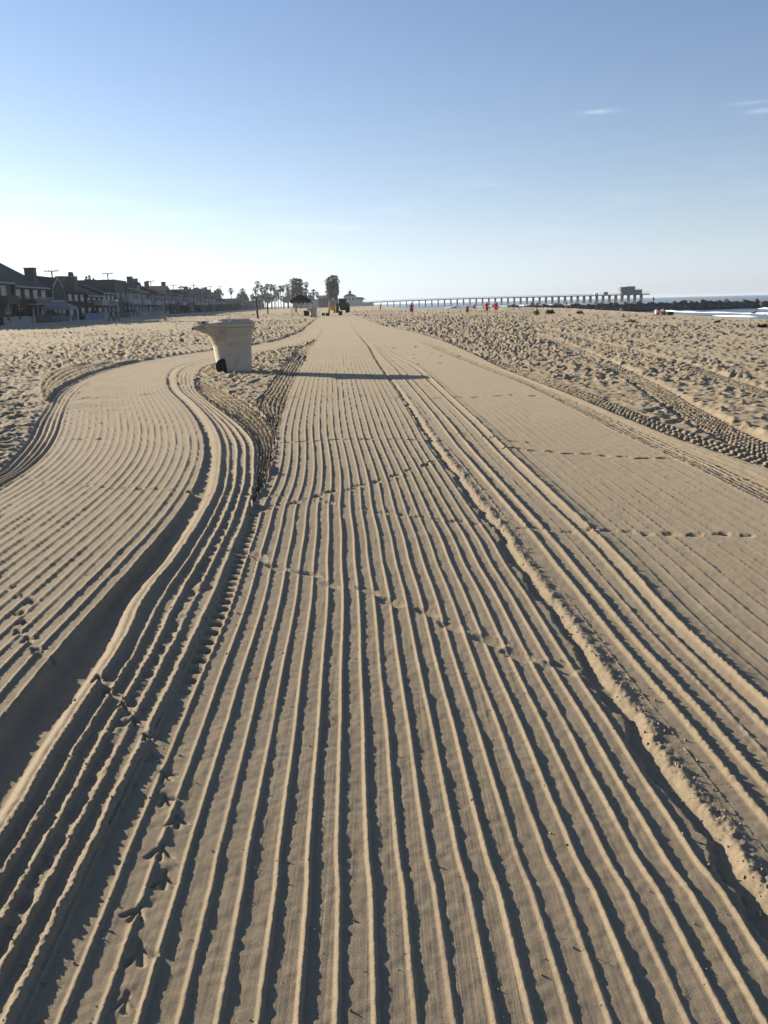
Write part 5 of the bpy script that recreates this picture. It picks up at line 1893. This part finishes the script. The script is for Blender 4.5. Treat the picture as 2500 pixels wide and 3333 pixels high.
def person(label, loc, rz, height=1.7, pose='stand', top='red', bottom='navy', skin='skin', hair='hair_dark', long_hair=False, bare_arms=True, bare_legs=True, group=None):
    """Standing / walking / sitting figure; local +Y is where it faces."""
    t = thing("person", label, "person", loc, rz, group)
    t.scale = (height / 1.72,) * 3
    step = {'walk': 0.26, 'stand': 0.05, 'stride': 0.34}.get(pose, 0.0)
    J = {'pelvis': (0, 0, 0.94, 0.135, 0.105), 'waist': (0, 0, 1.08, 0.125, 0.095), 'chest': (0, 0.0, 1.28, 0.155, 0.105), 'neck': (0, 0.0, 1.45, 0.058, 0.058),
         'head': (0, 0.02, 1.555, 0.076, 0.090), 'crown': (0, 0.01, 1.655, 0.066, 0.078), 'nose': (0, 0.105, 1.56, 0.016, 0.016)}
    E_ = [('pelvis', 'waist'), ('waist', 'chest'), ('chest', 'neck'), ('neck', 'head'), ('head', 'crown'), ('head', 'nose')]
    for s, nm in ((-1, 'l'), (1, 'r')):
        sw = step * s
        J['shoulder_' + nm] = (s * 0.185, 0, 1.39, 0.062, 0.062)
        if pose == 'up':
            el, wr = (s * 0.26, 0.12, 1.30), (s * 0.10, 0.28, 1.44)
        elif pose == 'sit':
            el, wr = (s * 0.25, 0.10, 1.16), (s * 0.16, 0.33, 1.06)
        elif pose == 'prone':
            el, wr = (s * 0.30, 0.2, 1.25), (s * 0.20, 0.4, 1.12)
        else:
            el, wr = (s * 0.245, -sw * 0.45, 1.13), (s * 0.25, -sw * 0.9 + 0.05, 0.90)
        J['elbow_' + nm] = (*el, 0.043, 0.043)
        J['wrist_' + nm] = (*wr, 0.029, 0.029)
        wv = (Vector(wr) - Vector(el)).normalized()
        pm = Vector(wr) + wv * 0.085
        J['palm_' + nm] = (*pm, 0.036, 0.022)
        side = wv.cross(Vector((1, 0, 0))).normalized()
        for q in range(4):
            a = pm + side * (q - 1.5) * 0.021
            ln = (0.070, 0.080, 0.076, 0.058)[q]
            J['finger%d_%s' % (q, nm)] = (*a, 0.010, 0.010)
            J['mid%d_%s' % (q, nm)] = (*(a + wv * ln * 0.6), 0.009, 0.009)
            J['tip%d_%s' % (q, nm)] = (*(a + wv * ln + Vector((-s * 0.018, 0, 0))), 0.007, 0.007)
            E_ += [('finger%d_%s' % (q, nm), 'mid%d_%s' % (q, nm)), ('mid%d_%s' % (q, nm), 'tip%d_%s' % (q, nm))]
        th_ = Vector(wr) + wv * 0.03 + side * 0.03
        J['thumb_' + nm] = (*th_, 0.011, 0.011)
        J['thumbtip_' + nm] = (*(th_ + side * 0.035 + wv * 0.04), 0.008, 0.008)
        E_.append(('thumb_' + nm, 'thumbtip_' + nm))
        if pose == 'sit':
            kn, an, toe = (s * 0.14, 0.40, 1.18), (s * 0.13, 0.62, 0.86), (s * 0.13, 0.78, 0.88)
        elif pose == 'prone':
            kn, an, toe = (s * 0.12, -0.42, 0.90), (s * 0.12, -0.82, 0.88), (s * 0.12, -0.98, 0.86)
        else:
            kn = (s * 0.105, sw * 0.62 + 0.03, 0.51)
            an = (s * 0.105, sw * 1.15 - (0.08 if sw < 0 else 0.0), 0.085 + (0.05 if sw < -0.1 else 0))
            toe = (s * 0.115, an[1] + 0.15, 0.035 + (0.0 if sw >= -0.1 else 0.0))
        J['hip_' + nm] = (s * 0.095, 0, 0.90, 0.088, 0.088)
        J['knee_' + nm] = (*kn, 0.056, 0.056)
        J['calf_' + nm] = (*(Vector(kn) * 0.62 + Vector(an) * 0.38), 0.054, 0.054)
        J['ankle_' + nm] = (*an, 0.036, 0.036)
        J['toe_' + nm] = (*toe, 0.034, 0.026)
        E_ += [('chest', 'shoulder_' + nm), ('shoulder_' + nm, 'elbow_' + nm), ('elbow_' + nm, 'wrist_' + nm), ('wrist_' + nm, 'palm_' + nm),
               ('pelvis', 'hip_' + nm), ('hip_' + nm, 'knee_' + nm), ('knee_' + nm, 'calf_' + nm), ('calf_' + nm, 'ankle_' + nm), ('ankle_' + nm, 'toe_' + nm)]
    dz = {'sit': -0.84, 'prone': -0.78}.get(pose, 0.0)
    if pose == 'prone':
        for k in ('waist', 'chest', 'neck', 'head', 'crown', 'nose', 'shoulder_l', 'shoulder_r'):
            p = J[k]
            v = Vector((p[0], p[1], p[2] - 0.94))
            v.rotate(Euler((math.radians(-62), 0, 0)))
            J[k] = (v.x, v.y, v.z + 0.94) + tuple(p[3:])
    J = {k: (v[0], v[1], v[2] + dz) + tuple(v[3:]) for k, v in J.items()}

    def grow(keys, edges, k, name, m):
        jj = {q: J[q][:3] + tuple(r * k for r in J[q][3:]) for q in keys}
        return skin_obj(name, jj, edges, m, t)

    skin_obj("body", J, E_, M[skin], t)
    tk = ['pelvis', 'waist', 'chest', 'shoulder_l', 'shoulder_r'] + ([] if bare_arms else ['elbow_l', 'elbow_r', 'wrist_l', 'wrist_r'])
    te = [('pelvis', 'waist'), ('waist', 'chest'), ('chest', 'shoulder_l'), ('chest', 'shoulder_r')] + ([] if bare_arms else [('shoulder_l', 'elbow_l'), ('shoulder_r', 'elbow_r'), ('elbow_l', 'wrist_l'), ('elbow_r', 'wrist_r')])
    if bare_arms:
        for nm in 'lr':
            a, c = Vector(J['shoulder_' + nm][:3]), Vector(J['elbow_' + nm][:3])
            J['sleeve_' + nm] = (*(a.lerp(c, 0.55)), 0.056, 0.056)
            tk.append('sleeve_' + nm)
            te.append(('shoulder_' + nm, 'sleeve_' + nm))
    grow(tk, te, 1.17, "shirt", M[top])
    for nm in 'lr':
        a, c = Vector(J['hip_' + nm][:3]), Vector(J['knee_' + nm][:3])
        J['hem_' + nm] = (*(a.lerp(c, 0.8)), 0.078, 0.078)
    bk = ['pelvis', 'hip_l', 'hip_r', 'hem_l', 'hem_r']
    be = [('pelvis', 'hip_l'), ('pelvis', 'hip_r'), ('hip_l', 'hem_l'), ('hip_r', 'hem_r')]
    if not bare_legs:
        bk += ['knee_l', 'knee_r', 'ankle_l', 'ankle_r']
        be += [('hem_l', 'knee_l'), ('hem_r', 'knee_r'), ('knee_l', 'ankle_l'), ('knee_r', 'ankle_r')]
    grow(bk, be, 1.15, "shorts" if bare_legs else "trousers", M[bottom])
    hx, hy, hz = J['crown'][:3]
    h0 = Vector(J['head'][:3])
    H_ = {'top': (hx, hy - 0.015, hz + 0.02, 0.078, 0.088), 'back': (h0.x, h0.y - 0.055, h0.z + 0.02, 0.078, 0.06)}
    He = [('top', 'back')]
    if long_hair:
        H_['low'] = (h0.x, h0.y - 0.085, h0.z - 0.13, 0.075, 0.04)
        H_['end'] = (h0.x, h0.y - 0.10, h0.z - 0.28, 0.055, 0.03)
        He += [('back', 'low'), ('low', 'end')]
    skin_obj("hair", H_, He, M[hair], t)
    return t


def gp(x, y):
    return (x, y, ground_z(x, y) - 0.015)


person("person in red top and dark shorts facing away, alone left of the others", gp(3.6, 97.3), 0.1, 1.66, 'stand', 'red', 'dark_cloth', hair='hair_dark', long_hair=True, group="figures in red on the sand")
person("child in red shirt and black shorts facing the sea near the surf", gp(10.35, 102.8), -0.2, 1.42, 'stand', 'red', 'dark_cloth', hair='hair_brown', group="figures in red on the sand")
person("person in red with long brown hair, left of the pair in red", gp(11.75, 95.6), 0.1, 1.62, 'walk', 'red', 'red', hair='hair_brown', long_hair=True, group="figures in red on the sand")
person("person in red top at the right of the pair in red", gp(12.6, 94.5), -0.3, 1.58, 'walk', 'red', 'red', hair='hair_dark', group="figures in red on the sand")
person("dark clothed person walking near the surf behind the children in red", gp(16.7, 153.4), -1.2, 1.45, 'walk', 'navy', 'dark_cloth', bare_legs=False, bare_arms=False)
person("person in dark shirt walking under the black canopy tent", gp(-13.35, 140.5), 1.9, 1.74, 'stride', 'dark_cloth', 'tan_cloth', skin='skin_dark')
person("person in black walking by the houses, the left of two", gp(-37.6, 122.8), -0.6, 1.84, 'stride', 'dark_cloth', 'dark_cloth', bare_legs=False, bare_arms=False, group="two walkers in black by the houses")
person("person in black walking by the houses, the right of two", gp(-36.6, 122.0), -0.6, 1.78, 'stride', 'dark_cloth', 'dark_cloth', bare_legs=False, bare_arms=False, hair='hair_brown', group="two walkers in black by the houses")
person("slim dark person standing by the jetty, the left of two", gp(26.3, 151.0), 0.4, 1.55, 'stand', 'navy', 'dark_cloth', group="pair standing before the jetty")
person("slim dark person standing by the jetty, the right of two", gp(27.0, 149.8), -0.4, 1.55, 'stand', 'dark_cloth', 'dark_cloth', group="pair standing before the jetty")
person("person in sandy clothes walking before the jetty rocks", gp(26.5, 124.0), 0.8, 1.55, 'walk', 'tan_cloth', 'tan_cloth')
person("person in dark clothes sitting on the sand before the jetty", gp(17.6, 98.0), -0.6, 1.7, 'sit', 'dark_cloth', 'dark_cloth', bare_legs=False, bare_arms=False)
person("person in red shirt sitting beside a towel facing the sea", gp(30.6, 94.2), -0.9, 1.7, 'sit', 'red', 'navy', hair='hair_dark', group="pair sitting by the water")
person("person in white shirt sitting next to the one in red", gp(30.0, 94.6), -0.9, 1.65, 'sit', 'white_cloth', 'red', hair='hair_brown', group="pair sitting by the water")
person("tiny person far off near the foot of the pier", gp(0.3, 218), 1.2, 1.6, 'stand', 'dark_cloth', 'dark_cloth', bare_legs=False)
person("swimmer in a dark wetsuit lying on a board in the water", (69.4, 161.5, SEA_Z + 0.12), -1.0, 1.75, 'prone', 'dark_cloth', 'dark_cloth', bare_legs=False, bare_arms=False)
person("small dark figure standing on top of the jetty rocks", (73.5, 234.7, 0.28), 0.5, 1.6, 'stand', 'dark_cloth', 'dark_cloth', bare_legs=False, bare_arms=False)
b = MB()
prof = [(0.02, -1.0), (0.2, -0.8), (0.27, -0.2), (0.28, 0.3), (0.2, 0.75), (0.02, 1.05)]
for w_, yy in prof:
    b.v += [(-w_, yy, -0.03), (w_, yy, -0.03), (w_, yy, 0.03), (-w_, yy, 0.03)]
for i in range(len(prof) - 1):
    for j in range(4):
        b.f.append((i * 4 + j, i * 4 + (j + 1) % 4, (i + 1) * 4 + (j + 1) % 4, (i + 1) * 4 + j))
b.f += [(3, 2, 1, 0), (20, 21, 22, 23)]
o = b.build("bodyboard", M['dark_cloth'])
o.location = (69.4, 161.5, SEA_Z + 0.10)
o.rotation_euler = (0, 0, -1.0)
tag(o, "dark board under the swimmer in the water", "board")
# cool box by the sitting pair
b = MB()
b.box(-0.28, 0.28, -0.18, 0.18, 0, 0.34)
o = smooth_edges(b.build("cool_box", M['navy']), 0.03)
o.location = gp(31.35, 94.0)
tag(o, "dark cool box right of the pair sitting by the water", "cool box")

# ------------------------------------------------------------------ kelp clumps and gulls
r_ = random.Random(77)
for k, (x, y, s, lb) in enumerate([(17.4, 60.5, 0.42, "dark kelp clump on the sand left of the sitting pair"), (21.6, 55.7, 0.34, "dark kelp clump on the sand below the breakers"),
                                   (19.6, 44.5, 0.34, "dark kelp clump at the right edge of the sand"), (20.5, 104, 0.9, "long dark kelp heap behind the sitting person"), (23.6, 103, 0.7, "second dark kelp heap right of the long one"),
                                   (10.5, 70, 0.35, "small dark kelp clump in the trampled sand below the figures in red")]):
    b = MB()
    for j in range(16):
        a = r_.uniform(0, 6.28)
        L = s * r_.uniform(0.4, 1.0)
        p0 = Vector((r_.uniform(-.3, .3) * s, r_.uniform(-.2, .2) * s, 0.02))
        b.tube([p0, p0 + Vector((math.cos(a) * L * 0.5, math.sin(a) * L * 0.4, s * r_.uniform(0.15, 0.5))), p0 + Vector((math.cos(a) * L, math.sin(a) * L * 0.6, 0.02))],
               [0.06 * s, 0.16 * s, 0.03 * s], 5)
    o = b.build("kelp_clump", M['kelp'], smooth=True)
    o.location = gp(x, y)
    tag(o, lb, "kelp", "kelp clumps on the sand")
for k, (x, y, lb) in enumerate([(52.5, 190, "white gull at the water's edge by the jetty"), (53.2, 191.5, "second white gull right beside the first by the jetty")]):
    t = thing("gull", lb, "bird", gp(x, y), 0.8 + k, "gulls by the jetty")
    t.scale = (1.3,) * 3
    skin_obj("body", {'tail': (0, -0.24, 0.22, 0.02), 'rump': (0, -0.1, 0.24, 0.06), 'breast': (0, 0.06, 0.26, 0.085), 'neck': (0, 0.13, 0.36, 0.045), 'head': (0, 0.16, 0.42, 0.05), 'beak': (0, 0.25, 0.41, 0.012)},
             [('tail', 'rump'), ('rump', 'breast'), ('breast', 'neck'), ('neck', 'head'), ('head', 'beak')], M['white_cloth'], t)
    for s in (-1, 1):
        b = MB()
        b.add([(s * 0.085, 0.10, 0.30), (s * 0.10, -0.05, 0.31), (s * 0.05, -0.32, 0.27), (s * 0.09, -0.05, 0.20)], [(0, 1, 2, 3)])
        b.build("wing", M['grey_metal'], t)
        b = MB()
        b.tube([(s * 0.03, 0.0, 0.19), (s * 0.03, 0.0, 0.0)], 0.008, 5)
        b.tube([(s * 0.03, 0.0, 0.005), (s * 0.03, 0.05, 0.005)], 0.008, 5)
        b.build("leg", M['tan_cloth'], t)

# ------------------------------------------------------------------ loose crumbs of sand on the raked bed
r_ = np.random.RandomState(9)
n_c = 2600
cy_ = 1.2 + 8.5 * r_.rand(n_c) ** 1.5
cx_ = (r_.rand(n_c) - 0.5) * 1.35 * cy_ * (0.9 + 0.2 * r_.rand(n_c))
k_ = r_.rand(n_c)
c7_ = curve('c7', cy_)
cx_ = np.where(k_ < 0.34, c7_ + 0.03 + r_.normal(size=n_c) * 0.06, cx_)
c5_ = curve('c5', cy_)
cx_ = np.where((k_ > 0.34) & (k_ < 0.52), c5_ - 0.12 + r_.normal(size=n_c) * 0.16, cx_)
cz_ = beach_height(cx_, cy_)
V_, F_ = [], []
for i in range(n_c):
    s_ = (0.0016 + 0.0042 * r_.rand() ** 3) * (1.5 if k_[i] < 0.52 else 1.0)
    o_ = len(V_)
    for dx, dy, dz in ((1, 0, 0), (-0.4, 0.9, 0.1), (-0.6, -0.8, 0), (0.1, 0.1, 1.0), (0, 0, -0.6)):
        V_.append((cx_[i] + s_ * (dx + r_.uniform(-.3, .3)), cy_[i] + s_ * (dy + r_.uniform(-.3, .3)), cz_[i] + s_ * (dz + 0.35)))
    F_ += [(o_, o_ + 1, o_ + 3), (o_ + 1, o_ + 2, o_ + 3), (o_ + 2, o_, o_ + 3), (o_ + 1, o_, o_ + 4), (o_ + 2, o_ + 1, o_ + 4), (o_, o_ + 2, o_ + 4)]
me = bpy.data.meshes.new("sand_crumbs")
me.from_pydata(V_, [], F_)
me.materials.append(SAND)
o = link("sand_crumbs", me)
tag(o, "loose sand crumbs scattered over the raked foreground", None, kind="stuff")

# ------------------------------------------------------------------ sea haze
hm = bpy.data.materials.new("haze")
hm.use_nodes = True
hn, hl = hm.node_tree.nodes, hm.node_tree.links
hn.clear()
ho = hn.new('ShaderNodeOutputMaterial')
hv = hn.new('ShaderNodeVolumePrincipled')
hv.inputs['Color'].default_value = (0.80, 0.90, 1.0, 1)
hv.inputs['Density'].default_value = 0.00010
hv.inputs['Anisotropy'].default_value = 0.35
hl.new(hv.outputs[0], ho.inputs['Volume'])
b = MB()
b.box(-23000, 23000, -23000, 23000, -12.0, 24.0)
o = b.build("haze", hm)
tag(o, "thin sea haze over the beach", None, kind="stuff")
